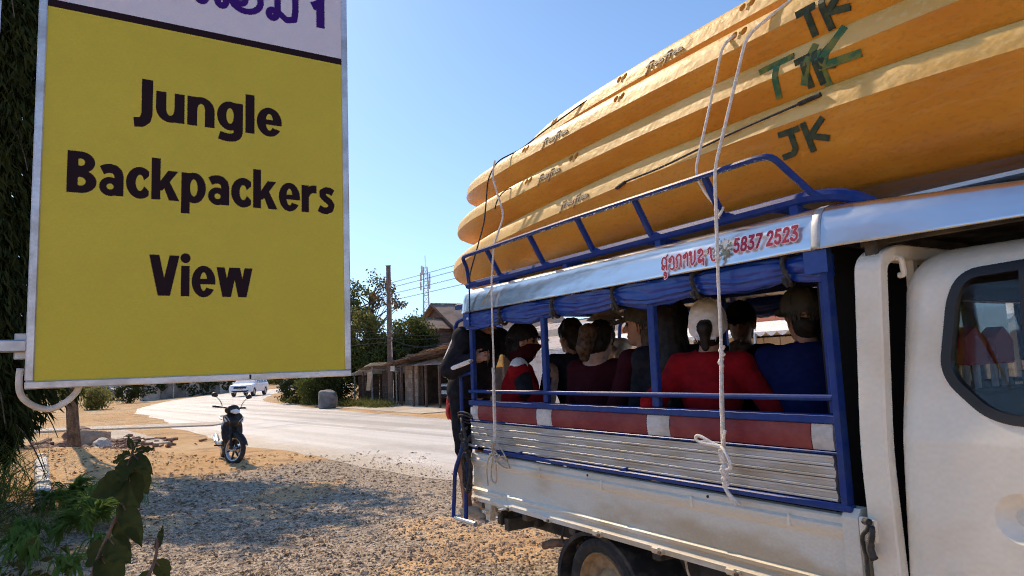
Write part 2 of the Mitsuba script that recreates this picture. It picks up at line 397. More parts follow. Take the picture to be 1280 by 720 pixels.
# ------------------------------------------------------------------ the setting
ROAD_L = [(30, -39.5), (8, -2.6), (3.6, 3.6), (1.55, 6.75), (-.75, 9.85), (-2.7, 12.05), (-4.5, 14.1), (-6.4, 16.3), (-9.6, 20.6), (-13.0, 26.0), (-16.6, 31.5), (-19.4, 36), (-22.6, 43), (-25.4, 51), (-27.6, 60), (-28.8, 72), (-28.9, 88), (-26, 125), (-16, 180)]
ROAD_R = [(35, -36.0), (13.2, .6), (6.7, 9.1), (1.3, 16.9), (-2.8, 23), (-6.7, 28.6), (-10.2, 34.2), (-13.6, 40.2), (-15.9, 44.2), (-18.0, 50.5), (-20.4, 58.5), (-22.2, 68), (-22.6, 86), (-20, 122), (-10, 176)]
def rough_edge(P, amp, seed, step=.35):
    P = spline(P, 24); rng = np.random.default_rng(seed)
    n = meshkit.fbm(np.c_[P * .35, np.zeros(len(P))], 4, seed) - .5
    d = np.gradient(P, axis=0); d /= np.linalg.norm(d, axis=1, keepdims=True); near = np.clip(20 / (np.linalg.norm(P, axis=1) + 1), 0, 1)
    return P + np.c_[-d[:, 1], d[:, 0]] * (amp * 2 * n)[:, None]
RL, RR = rough_edge(ROAD_L, .38, 3), rough_edge(ROAD_R, .3, 5)
def flat(poly2, z, cell=None):
    v, f = trimesh.creation.triangulate_polygon(Polygon(poly2).buffer(0), engine='earcut')
    m = trimesh.Trimesh(np.c_[v, np.full(len(v), z)], f, process=False)
    if m.face_normals[:, 2].mean() < 0: m.invert()
    return m
def dist_line(p):      # signed distance across the near road edge
    return (p.x + .75) * .765 + (p.y - 9.85) * .645
def ground_col(p, n, uv):
    big = fb(p.x * .55, p.y * .55, 0, 4); fine = fb(p.x * 7, p.y * 7, 3, 4); gr = ns(p.x * 42, p.y * 42); gr2 = ns(p.x * 95, p.y * 95)
    sand = mix((.53, .31, .13), (.58, .385, .195), sst(.3, .7, big)) * (.82 + .36 * fine)
    sand = mix(sand, (.27, .16, .085), sst(.58, .74, fb(p.x * 2.3 + 9, p.y * 2.3, 0, 4)) * .55)
    stone = mix((.24, .175, .115), (.43, .345, .25), sst(.3, .75, gr)) * (.72 + .5 * gr2)
    # gravel lies in a band beside the near part of the road
    d = dist_line(p); wob = 2.2 * (fb(p.x * .45 + 5, p.y * .45, 1, 3) - .5)
    t = sst(-5.6, -4.3, d + wob) * sst(1.3, -.5, p.y - 12.7 - 1.05 * (p.x + 3.7) + wob * .6) * sst(14.8, 12.6, p.y + wob * .8)
    t = t * (1 - .75 * sst(.52, .64, fb(p.x * .8 + 2.2, p.y * .8 + 7, 4, 3)))
    return mix(sand, stone, t)
mat('ground', mikit.proc(ground_col), .95, bump=mikit.proc(lambda p, n, uv: fb(p.x * 22, p.y * 22, 0, 3), 2e-3), bscale=.02)
G = np.meshgrid(np.r_[-900, -300, -120, np.linspace(-60, -18, 22), np.linspace(-16, 8, 121), np.linspace(10, 50, 21), 120, 300, 900],
                np.r_[-900, -200, -60, -20, -6, np.linspace(0, 20, 101), np.linspace(21, 60, 40), 80, 120, 200, 400, 900], indexing='ij')
X, Y = G
def ground_z(X, Y):
    p = np.stack([X * .5, Y * .5, X * 0], -1); near = np.clip(1 - np.hypot(X + 5, Y - 10) / 40, 0, 1)
    d = (X + .75) * .765 + (Y - 9.85) * .645
    off = np.clip((-d - .3) / 2.5, 0, 1)
    z = near * off * (.16 * (meshkit.fbm(p, 3, 2) - .5) + .05 * (meshkit.fbm(p * 5, 2, 4) - .5))
    hump = .38 * np.exp(-(((X + 8.6) / 2.0) ** 2 + ((Y - 12.8) / 1.6) ** 2)) + .22 * np.exp(-(((X + 6.6) / 1.7) ** 2 + ((Y - 8.2) / 2.0) ** 2))
    return z * (np.hypot(X - .6, Y - 4) > 2.5) + hump - .001
put('ground', grid_mesh(np.stack([X, Y, ground_z(X, Y)], -1)), 'mat_ground', smooth=True, kind='structure', label='tan sand and gravel ground', cat='ground')
def road_col(p, n, uv):
    d = dist_line(p); along = p.x * .55 - p.y * .835
    a = fb(d * 1.4, along * .09, 0, 4); s = fb(d * 5, along * .25, 2, 3)
    c = mix((.47, .43, .38), (.57, .53, .475), sst(.3, .7, a)) * (.90 + .2 * s) * (.93 + .14 * ns(p.x * 60, p.y * 60))
    c = mix(c, (.29, .25, .21), sst(.54, .70, fb(d * 2.2 + 4, along * .05, 7, 3)) * .55)
    c = mix(c, (.33, .285, .235), sst(.55, .75, fb(p.x * .7, p.y * .7, 5, 4)) * .35)
    e = d + 1.3 * (fb(p.x * .9, p.y * .9, 0, 4) - .5)
    return mix(c, mix((.40, .30, .19), (.36, .29, .21), ns(p.x * 30, p.y * 30)), sst(1.3, -.1, e) * sst(60, 25, p.y) * .9)
mat('road', mikit.proc(road_col), .62, bump=mikit.proc(lambda p, n, uv: fb(p.x * 30, p.y * 30, 0, 3), 2e-3), bscale=.008, specular=.5)
put('road', flat(np.vstack([RL, RR[::-1]]), .004), 'mat_road', kind='structure', label='pale dusty sunlit road curving away', cat='road')
# far bank right of the road and the concrete driveway slabs on the left
put('driveway', xf(box(-4.4, 4.4, -.65, .75, -.02, .05, .01), rotz(math.radians(-3), (-14.3, 23.9, 0))), 'mat_concrete', kind='structure', label='pale concrete slab crossing the sand shoulder', cat='path')
put('driveway', xf(box(-3.2, 3.2, -.7, .7, -.02, .035, .01), rotz(math.radians(-52), (-11.1, 19.6, 0))), 'mat_concrete', kind='structure', label='pale concrete strip running towards the scooter', cat='path')
# ------------------------------------------------------------------ the passenger truck (u forward, v away from the camera, w up)
TF = np.array([.5356, -.84447, 0]); TV = np.array([.84447, .5356, 0]); TO = np.array([-.332, 5.081, 0])
MT = mat4([TF, TV, (0, 0, 1)], TO)
W = 1.66
trk = thing('passenger_truck', 'white pickup truck with open blue passenger cage and silver roof', 'truck')
def tp(name, mesh, m, parent=None, smooth=False, label=None, **k): return put(name, mesh, m, parent or trk, smooth, MT, label, **k)
def mir(mesh):
    m = tri(mesh).copy(); v = np.array(m.vertices); v[:, 1] = W - v[:, 1]
    return trimesh.Trimesh(v, np.array(m.faces)[:, ::-1], process=False)

# chassis and underside
tp('chassis', [box(-.02, 3.3, .38, .46, .40, .56, .01), box(-.02, 3.3, 1.2, 1.28, .40, .56, .01)] + [box(u, u + .06, .05, 1.61, .56, .64, .008) for u in (.02, .55, 1.05, 1.75, 2.3, 2.8)] + [box(.25, .30, .1, 1.56, .44, .52), box(1.2, 1.4, .2, 1.46, .24, .34, .03)], 'mat_chassis')
tp('bed_floor', box(0, 2.92, .03, 1.63, .64, .70, .005), 'mat_chassis')
tp('fuel_tank', hull_spheres([((u, v, w), .05) for u in (1.95, 2.6) for v in (.25, .55) for w in (.40, .54)]), 'mat_chassis', smooth=30)
gp = [(.03, .62), (.0, .62), (-.014, .626), (-.016, .652), (-.004, .664), (.004, .682), (-.008, .690), (-.008, .704), (.006, .716), (.010, .78), (.006, .862), (-.004, .874), (-.012, .896), (-.012, .912), (-.002, .922), (-.002, .944), (.004, .952), (.03, .955)]
gate = tp('side_gate', prism(gp, .0, 2.86), 'mat_gate_paint', smooth=25)
tp('side_gate', mir(prism(gp, .0, 2.86)), 'mat_gate_paint', smooth=25)
for u in (.30, .86, 1.45, 2.1, 2.62): tp('rib', box(u, u + .014, -.018, .002, .876, .925, .003), 'mat_gate_paint', gate)
for u in (.06, .50, .95, 1.42, 1.88, 2.34, 2.78):
    tp('hinge', [box(u - .05, u + .0, -.026, -.010, .622, .652, .005), xf(lathe([(.001, -.008), (.013, -.008), (.013, .012), (.001, .012)], 10), move(u + .018, -.022, .636))], 'mat_gate_paint', gate)
    tp('bolt', xf(lathe([(.001, -.006), (.010, -.006), (.010, .008), (.001, .008)], 8), move(u + .018, -.034, .636)), 'mat_rust', gate)
for u in (.46, 2.2, 1.33): tp('drain_hole', xf(lathe([(.001, -.003), (.006, -.003), (.006, .002), (.001, .002)], 8), move(u, -.0035, .935)), 'mat_matte_black', gate)
tp('gate_corner', prism(Polygon([(-.022, .60), (-.022, .955), (.0, .985), (.05, .985), (.05, .60)]), 2.862, 2.925), 'mat_gate_paint', smooth=25)
tp('gate_corner', mir(prism(Polygon([(-.022, .60), (-.022, .955), (.0, .985), (.05, .985), (.05, .60)]), 2.862, 2.925)), 'mat_gate_paint', smooth=25)
tp('rear_bracket', [prism([(.10, .64), (.20, .64), (.17, .50), (.12, .50)], .03, .075, 'y'), box(.12, .17, .0, .03, .55, .57)], 'mat_gate_paint')
# aluminium boards: four extruded slats
for k in range(4):
    w0 = .998 + k * .043
    sl = [(.02, w0), (.0, w0), (-.004, w0 + .003), (-.004, w0 + .010), (.001, w0 + .013), (.001, w0 + .030), (-.005, w0 + .033), (-.005, w0 + .0405), (.0, w0 + .0415), (.02, w0 + .0415)]
    tp('aluminium_slat', prism(sl, .0, 2.84 - .004 * (k % 2)), 'mat_alu_dull')
    tp('aluminium_slat', mir(prism(sl, .0, 2.84)), 'mat_alu_dull')
# red boards with white reflector patches
uu = [(.0, .105, 'w'), (.108, .842, 'r'), (.845, 1.003, 'w'), (1.006, 1.826, 'r'), (1.829, 1.983, 'w'), (1.986, 2.748, 'r'), (2.751, 2.842, 'w')]
for a, b, c in uu:
    V = np.array([[(u, .004 - .006 * math.sin(math.pi * t) , 1.186 + .098 * t) for t in np.linspace(0, 1, 6)] for u in np.linspace(a, b, 2)])
    m = trimesh.util.concatenate([grid_mesh(V), box(a, b, .005, .02, 1.186, 1.284)])
    tp('red_panel' if c == 'r' else 'white_patch', m, 'mat_red_board' if c == 'r' else 'mat_white_patch', smooth=30)
tp('far_side_board', box(0, 2.84, W - .02, W - .004, 1.186, 1.284), 'mat_red_board')
# blue cage
def cage(f, near):
    P = lambda n, m: tp(n, m if near else mir(m), 'mat_blue_paint', smooth=25)
    P('lower_rail', box(.2, 2.9, -.022, .02, .970, .994, .005)); P('middle_rail', box(-.01, 2.88, -.006, .03, 1.1725, 1.183, .003)); P('upper_rail', box(-.01, 2.88, -.012, .03, 1.287, 1.322, .005))
    P('hand_rail', tube([(-.0, -.004, 1.385), (2.86, -.004, 1.385)], .0125, 10))
    for u, w in ((.03, .040), (.945, .042), (1.895, .046)): P('pillar', box(u - w / 2, u + w / 2, .0, .034, 1.323, 1.99, .005))
    P('pillar', [box(2.858, 2.884, -.016, .034, .985, 1.99, .004), box(2.832, 2.8565, .004, .034, 1.323, 1.95, .004)])
    P('rear_post', box(-.005, .03, .002, .034, .975, 1.287, .004))
    for u in (.62, 1.62): P('tab', prism([(u, .994), (u + .05, .994), (u + .05, 1.012)], -.02, .0, 'y'))
    P('roof_rail', box(-.2, 2.92, .0, .035, 1.99, 2.03, .004))
cage(0, True); cage(0, False)
for u in (.03, .95, 1.9, 2.86): tp('roof_bow', box(u - .02, u + .02, .04, W - .04, 1.992, 2.028, .004), 'mat_blue_paint')
tp('front_bulkhead', box(2.79, 2.81, .06, W - .06, .70, 1.985), 'mat_matte_black')
tp('far_curtain', grid_mesh(np.array([[(u, W - .05 + .02 * math.sin(u * 22), w) for w in np.linspace(1.29, 1.98, 4)] for u in np.linspace(1.62, 2.78, 60)])), 'mat_dark_tarp', smooth=True)
# benches
for v0, v1 in ((.06, .44), (1.22, 1.60)):
    tp('bench', [box(.1, 2.75, v0, v1, .985, 1.02, .01)] + [box(u, u + .04, v0 + .05, v1 - .05, .70, .986) for u in (.2, 1.0, 1.9, 2.6)], 'mat_bench')
# rolled tarp under the roof edge, with straps
def tarp(near):
    us = np.linspace(-.03, 2.885, 150); th = np.linspace(0, 2 * np.pi, 49)[:-1]; V = np.zeros((150, 48, 3))
    straps = np.array([.485, 1.094, 1.649, 2.217, 2.707])
    pinch = np.exp(-(np.abs(us[:, None] - straps).min(1) / .05) ** 2)
    sag = .016 * np.sin((us - .485) / .57 * np.pi) ** 2
    for j, t in enumerate(th):
        c, s = np.cos(t), np.sin(t)
        rv = .027 * np.sign(c) * abs(c) ** .7; rw = .056 * np.sign(s) * abs(s) ** .8
        n = meshkit.fbm(np.stack([us * 4 + s * 1.2, np.full(150, s * 6.5) + us * 3.5, np.full(150, c * 3.0)], -1), 3, 5) - .5
        k = 1 + n * 1.0 - .24 * pinch
        V[:, j] = np.stack([us, .014 + rv * k, 1.900 + rw * k - sag * (s < .3)], -1)
    m = grid_mesh(V, False, True)
    return m if near else mir(m)
for near in (1, 0):
    t = tp('rolled_tarp', tarp(near), 'mat_tarp', smooth=True)
    for u in (.485, 1.094, 1.649, 2.217, 2.707):
        q = np.array([(u + .01 * math.sin(a * 2), .014 + .042 * math.cos(a), 1.896 + .062 * math.sin(a)) for a in np.linspace(0, 2 * np.pi, 17)[:-1]])
        m = tri([tube(q, .011, 6, closed=True), tube([(u, -.03, 1.86), (u + .006, -.034, 1.842), (u + .012, -.026, 1.822)], [.012, .010, .004], 6)])
        tp('strap', m if near else mir(m), 'mat_cord', t, smooth=40)
for m in (box(-.03, .06, -.024, -.018, 1.85, 1.957, .002), box(2.80, 2.90, -.030, -.024, 1.86, 1.957, .002)): tp('tarp_flap', m, 'mat_tarp')
# silver roof: curved edge sheet swept round the rear corners
prof = [(-.006, 1.950), (.0, 1.950), (.004, 1.956), (.0, 1.966), (-.004, 2.00), (-.012, 2.045), (-.026, 2.085), (-.05, 2.112), (-.085, 2.126), (-.13, 2.133), (-.24, 2.136)]
path, nor = [], []
for u in np.linspace(2.86, .05, 40): path.append((u, -.036)); nor.append((0, -1))
for a in np.linspace(0, 90, 14)[1:]:
    r = .30; a = math.radians(a); path.append((.05 - r * math.sin(a), -.036 + r - r * math.cos(a))); nor.append((-math.sin(a), -math.cos(a)))
for v in np.linspace(.30, W - .30, 12): path.append((-.25, v)); nor.append((-1, 0))
for a in np.linspace(90, 0, 14)[1:]:
    a = math.radians(a); path.append((.05 - .3 * math.sin(a), W + .036 - .3 + .3 * math.cos(a))); nor.append((-math.sin(a), math.cos(a)))
for u in np.linspace(.1, 2.86, 40): path.append((u, W + .036)); nor.append((0, 1))
m = sweep(prof, path, nor)
v = np.array(m.vertices); nn = meshkit.fbm(v * [3.2, 3, 7], 3, 9) - .5; v += nn[:, None] * np.array([0, .010, .004]) * (v[:, 2:] > 1.96); m.vertices = v
roof = tp('roof_edge', m, 'mat_alu', smooth=True)
tp('roof_panel', box(-.02, 4.0, .19, W - .19, 2.118, 2.1325), 'mat_alu_dull', roof)
tp('roof_lining', box(-.1, 2.9, .02, W - .02, 2.035, 2.05), 'mat_chassis', roof)
# front hood of the roof over the cab, narrowing forward
fpath = [(2.872 + .1 * i, -.044 + .0045 * i) for i in range(15)]
V = np.zeros((15, len(prof), 3))
for i, (u, vv) in enumerate(fpath):
    k = 1 - .042 * i
    for j, (o, w) in enumerate(prof): V[i, j] = (u, vv - o, 1.952 - .0014 * i + (w - 1.952) * k)
v = V.reshape(-1, 3); V = (v + (meshkit.fbm(v * [3, 3, 7], 3, 4) - .5)[:, None] * np.array([0, .010, .004])).reshape(V.shape)
for m in (grid_mesh(V), mir(grid_mesh(V))): hood = tp('roof_hood', m, 'mat_alu', smooth=True)
tp('seam_strip', sweep([(o + .006, w) for o, w in prof], [(2.888, -.038), (2.880, -.043), (2.855, -.043), (2.847, -.036)], [(0, -1)] * 4), 'mat_alu_dull', roof, smooth=True)
tp('hood_lining', box(2.9, 4.2, .05, W - .05, 1.985, 2.0), 'mat_chassis', roof)
tp('hood_beam', [box(3.02, 3.07, .02, W - .02, 1.90, 1.985, .005), box(3.0, 4.1, .035, .06, 1.94, 1.984), box(3.0, 4.1, W - .06, W - .035, 1.94, 1.984)], 'mat_chassis', roof)
tp('torn_strip', [bar((.29, -.045, 1.985), (.42, -.043, 2.075), .012, .002), bar((.415, -.043, 2.074), (.50, -.046, 2.078), .006, .002)], 'mat_alu_dull', roof)
# lettering on the roof edge
def on_side(mesh, u, w, v=-.046, lean=0.0, rise=0.0):
    """flat xy lettering -> standing on the near side, reading towards the cab (viewer sees +u to the right)"""
    c, s = math.cos(rise), math.sin(rise)
    return xf(mesh, mat4([(c, 0, s), (-s * 0, lean, 1), (0, -1, 0)], (u, v, w)))
digits, bb = latin('5837 2523', .058, .012, .80, .0018, .12)
halo, _ = latin('5837 2523', .058, .075, .80, .001, .12)
s = .325 / bb[2]
for mm, z, mt, nm in ((halo, -.0445, 'letter_edge', 'number_edge'), (digits, -.0462, 'red_letter', 'phone_number')):
    mm = mm.copy(); mm.apply_scale([s, 1, 1]); tp(nm, on_side(mm, 2.475, 2.000, z, .09), 'mat_' + mt, roof)
H = 1.0
lao = []       # one cell 1 wide each, baseline 0, height 1
def L(dx, *lines): lao.extend([[(x + dx, y) for x, y in l] for l in lines])
L(0, arc(.18, .2, .13, .15, 0, 360), arc(.30, .62, .26, .34, 215, 20) + [(.60, .05), (.62, .0)], [(.30, .22), (.45, .32), (.60, .22)], [(.50, .92), (.72, 1.12)], arc(.42, -.32, .12, .12, 0, 360), [(.54, -.3), (.58, -.58), (.40, -.66)])        # so + u
L(.85, arc(.14, .66, .12, .14, 0, 360), [(.20, .82), (.36, .97), (.56, .82), (.60, .3)] + arc(.40, .14, .22, .2, 20, -150))             # ngo
L(1.65, [(.06, .0), (.16, .04), (.16, .55), (.05, .68), (.18, .92), (.42, .98), (.58, .85), (.60, .0)])                                     # ko
L(2.50, arc(.13, .72, .11, .13, 0, 360), [(.20, .86), (.34, .97), (.46, .85), (.46, .0)])                                               # aa
L(3.15, arc(.12, .86, .10, .12, 0, 360), [(.20, .82), (.20, .16), (.30, .0), (.46, .06), (.62, .30), (.62, .98)])                           # bo/no
L(4.05, arc(.16, .86, .11, .11, 0, 360), [(.10, .95), (.34, 1.02), (.54, .86), (.50, .62), (.28, .52), (.10, .36), (.14, .12), (.34, .08), (.58, .30), (.62, .30), (.60, -.16)], arc(.22, .16, .11, .11, 0, 360))   # so
L(4.95, arc(.14, .74, .12, .13, 0, 360), [(.22, .88), (.38, .98), (.50, .86), (.50, .30), (.62, .04), (.84, .0), (.98, .12)])               # worn aa
kx, ky = .335 / 5.9, .062
LL = [[(x * kx, y * ky) for x, y in l] for l in lao]
for wd, z, mt, nm in ((.016, -.0445, 'letter_edge', 'lettering_edge'), (.0085, -.0462, 'red_letter', 'lao_lettering')):
    tp(nm, on_side(strokes(LL, wd), 2.045, 1.982, z, .09), 'mat_' + mt, roof)
rng = np.random.default_rng(8)
blob = unary_union([Point(2.425 + rng.normal() * .030, 2.03 + rng.normal() * .018).buffer(rng.uniform(.003, .012), quad_segs=3) for _ in range(60)])
tp('scraped_patch', xf(extrude_shape(blob, .001), mat4([(1, 0, 0), (0, .09, 1), (0, -1, 0)], (0, -.0452 - .09 * 2.02, 0))), 'mat_scrape', roof)
# roof rack
def rack(near):
    P = lambda n, m: tp(n, m if near else mir(m), 'mat_blue_paint', smooth=40)
    top = [(-.10, .075, 2.19), (-.045, .03, 2.30), (-.02, -.02, 2.362), (.06, -.03, 2.366), (1.3, -.03, 2.378), (2.62, -.03, 2.378), (2.69, -.02, 2.372), (2.80, .08, 2.19)]
    P('rack_top_rail', tube(rounded(top, .05), .0145, 8))
    P('rack_base_rail', tube(rounded([(-.14, .09, 2.172), (2.80, .09, 2.192), (2.93, .12, 2.165), (2.97, .20, 2.13)], .1), .027, 8))
    for u in (.345, .885, 1.385, 1.865, 2.335): P('rack_post', bar((u, -.026, 2.368), (u - .0, .085, 2.18), .024, .024))
    for u in (.3, 1.1, 1.9, 2.7): P('rack_foot', box(u - .02, u + .02, .08, .12, 2.13, 2.175))
rack(1); rack(0)
for u in (.2, 1.0, 1.8, 2.6): tp('rack_crossbar', tube([(u, .09, 2.18), (u, W - .09, 2.18)], .02, 8), 'mat_blue_paint')
# white hoop behind the cab
hp = rounded([(3.012, .014, .62), (3.0, .014, 1.2), (3.04, .02, 1.88), (3.05, .10, 1.915), (3.05, W - .10, 1.915), (3.04, W - .02, 1.88), (3.0, W - .014, 1.2), (3.012, W - .014, .62)], .11, 8)
t = np.gradient(hp, axis=0); t /= np.linalg.norm(t, axis=1, keepdims=True); a = np.array([1.0, 0, 0]) - t * t[:, :1]; a /= np.linalg.norm(a, axis=1, keepdims=True); b = np.cross(t, a)
c4 = [(-1, -.8), (-.86, -1), (.86, -1), (1, -.8), (1, .8), (.86, 1), (-.86, 1), (-1, .8)]
hoop = tp('cab_hoop', grid_mesh(np.stack([hp + a * x * .050 + b * y * .026 for x, y in c4], 1)[:, ::-1], False, True), 'mat_white_paint', smooth=35)
tp('hook', tube(rounded([(3.09, .09, 1.89), (3.115, .09, 1.885), (3.115, .10, 1.825), (3.095, .10, 1.825)], .025), .011, 8), 'mat_white_paint', hoop, smooth=35)
tp('brace', bar((3.07, .24, 1.90), (3.07, .22, 1.0), .03), 'mat_white_paint', hoop)
tp('latch_plate', box(2.93, 2.995, -.030, -.012, .88, .965, .006), 'mat_white_paint', smooth=25)
tp('rubber_strap', [tube(spline([(2.962, -.036, .955), (2.975, -.05, .93), (2.95, -.044, .90), (2.955, -.04, .84), (2.955, -.04, .77), (2.975, -.04, .68), (2.978, -.036, .60)], 5), .008, 6), tube(spline([(2.985, -.04, .94), (2.988, -.052, .90), (2.98, -.05, .87), (2.992, -.05, .83)], 5), [.011] * 8 + [.014] * 8, 6), tube([(2.955, -.03, .952), (2.985, -.05, .957)], .012, 8)], 'mat_cord', smooth=True)
# cab: hollow shell with cut windows
def shell(e):
    r1, r2 = .10 - e, .17 - e
    sp = []
    for u in (3.035 + .10, 4.55):
        for v in (.10, W - .10): sp.append(((u, v, .66), r1)); sp.append(((u + (.03 if u < 4 else 0), v, 1.24), r1))
    for u in (3.10 + .14, 4.15):
        for v in (.225, W - .225): sp.append(((u, v, 1.735), r2))
    sp += [((4.95, .2, .66), .1 - e), ((4.95, W - .2, .66), .1 - e), ((4.9, .2, 1.1), .1 - e), ((4.9, W - .2, 1.1), .1 - e)]
    return hull_spheres(sp, 40)
outer, inner = shell(0), shell(.03)
def wpoly(d):      # rear quarter window outline (u, w)
    return Polygon(rounded([(3.60, 1.805 + .0), (3.335, 1.792), (3.295, 1.72), (3.265, 1.50), (3.285, 1.445), (3.375, 1.355), (3.445, 1.33), (3.60, 1.33)], .05, 6)).buffer(d, join_style=1)
def wcut(poly, v0, v1): return m3.Manifold(m3.Mesh(np.asarray(prism(poly, v0, v1, 'y').vertices, np.float32), np.asarray(prism(poly, v0, v1, 'y').faces, np.uint32)))
def mfd(mesh):
    m = tri(mesh).copy(); m.merge_vertices()
    if m.volume < 0: m.invert()
    return m3.Manifold(m3.Mesh(np.asarray(m.vertices, np.float32), np.asarray(m.faces, np.uint32)))
win = wpoly(-.004).intersection(Polygon([(3, 1), (3.502, 1), (3.502, 2), (3, 2)]))
dwin = Polygon(rounded([(3.545, 1.79), (4.05, 1.79), (4.42, 1.36), (4.42, 1.30), (3.545, 1.30), (3.545, 1.79)], .03))
rear = Polygon([(.35, 1.36), (W - .35, 1.36), (W - .40, 1.74), (.40, 1.74)])
cut = mfd(prism(win, -.2, W + .2, 'y')) + mfd(prism(dwin, -.2, W + .2, 'y'))
wind = mfd(prism([(4.3, 1.8), (5.2, 1.8), (5.2, 1.22), (4.72, 1.22)], .2, W - .2, 'y'))
body = (outer - inner) - cut - wind - mfd(prism(rear, 3.0, 3.4, 'x'))
gap = mfd(box(3.514, 3.520, -.1, .10, .70, 1.86)) + mfd(box(3.514, 3.520, W - .10, W + .1, .70, 1.86))
cup = m3.Manifold.sphere(.115, 32).translate([3.445, -.085, 1.03])
body = body - gap - cup
cab = tp('cab', body, 'mat_white_paint', smooth=28)
tp('cab_lining', (shell(.032) - shell(.045)) - cut - wind - mfd(prism(rear, 3.0, 3.4, 'x')), 'mat_matte_black', cab, smooth=28)
tp('rear_pane', box(3.075, 3.079, .34, W - .34, 1.35, 1.75), 'mat_pane', cab)
tp('cab_floor', box(3.2, 4.8, .1, W - .1, .70, .73), 'mat_matte_black', cab)
tp('recess_cup', m3.Manifold.sphere(.113, 32).translate([3.445, -.085, 1.03]) ^ mfd(box(3.3, 3.6, .024, .2, .9, 1.2)), 'mat_gate_paint', cab, smooth=40)
# rubber seals following the side of the cab: the outline band, cut out of a slightly larger shell
grow = shell(-.006)
band = wpoly(.022).intersection(Polygon([(3, 1), (3.510, 1), (3.510, 2), (3, 2)])).difference(wpoly(-.010).intersection(Polygon([(3, 1), (3.490, 1), (3.490, 2), (3, 2)])))
seal = (grow - shell(.02)) ^ mfd(prism(band, -.2, .5, 'y'))
tp('window_seal', seal, 'mat_black_plastic', cab, smooth=30)
tp('window_seal', (grow - shell(.02)) ^ mfd(prism(band, W - .5, W + .2, 'y')), 'mat_black_plastic', cab, smooth=30)
def sheet(poly, e, near, n=16):
    """one sheet of glass lying on the side of the cab, made by casting the outline on the shell"""
    sh = tri(shell(e)); x0, z0, x1, z1 = poly.bounds
    g = trimesh.creation.triangulate_polygon(poly.segmentize(.05), engine='earcut'); pv, pf = g
    a, b = (-.2 if near else W + .2), (1 if near else -1)
    k = 0.036
    vv = []
    for u, w in pv:      # side profile: straight hull side between the two rows of spheres
        t = np.clip((w - 1.24) / (1.735 - 1.24), 0, 1); lo, hi = .0 + e, .055 + e
        vv.append((lo + (hi - lo) * t) if near else W - (lo + (hi - lo) * t))
    P = np.stack([pv[:, 0], vv, pv[:, 1]], 1)
    return trimesh.Trimesh(P, pf, process=False)
pane_poly = wpoly(.004).intersection(Polygon([(3, 1), (3.502, 1), (3.502, 1.76), (3, 1.76)]))
tp('window_pane', sheet(pane_poly, .008, True), 'mat_pane', cab)
tp('window_pane', sheet(pane_poly, .008, False), 'mat_pane', cab)
tp('door_pane', sheet(dwin.buffer(.004), .012, True), 'mat_pane', cab); tp('door_pane', sheet(dwin.buffer(.004), .012, False), 'mat_pane', cab)
tp('windscreen', hull([(4.80, v, 1.22) for v in (.2, W - .2)] + [(4.30, v, 1.80) for v in (.25, W - .25)] + [(4.796, v, 1.22) for v in (.2, W - .2)] + [(4.296, v, 1.80) for v in (.25, W - .25)]), 'mat_tint', cab)
tp('dashboard', box(4.35, 4.75, .12, W - .12, .9, 1.2, .05), 'mat_matte_black', cab)
for v in (.27, .98): tp('cab_seat', hull_spheres([((4.02, v, 1.05), .07), ((4.02, v + .40, 1.05), .07), ((3.90, v + .04, 1.42), .05), ((3.90, v + .34, 1.42), .05)]), 'mat_seat_grey', cab, smooth=30)
rb = tp('rear_seat', hull_spheres([((3.24, v, w), .05) for v in (.20, 1.46) for w in (.95, 1.36)] + [((3.5, v, .95), .05) for v in (.20, 1.46)]), 'mat_matte_black', cab, smooth=30)
for v in (.36, .575, 1.08, 1.30):
    hr = tp('head_rest', prism([(v - .07, 1.49), (v + .07, 1.49), (v + .078, 1.575), (v + .01, 1.63), (v - .075, 1.59)], 3.15, 3.21), 'mat_seat_red', rb)
    for d in (-.04, .04): tp('rest_post', box(3.175, 3.19, v + d - .012, v + d + .012, 1.38, 1.50), 'mat_white_patch', hr)
for v, q in ((.12, .15), (W - .12, W - .15)): tp('seat_belt', bar((3.56, v, 1.62), (3.60, q, 1.15), .045, .003), 'mat_matte_black', cab)
tp('bumper', box(4.95, 5.08, .05, W - .05, .42, .66, .04), 'mat_black_plastic', cab)
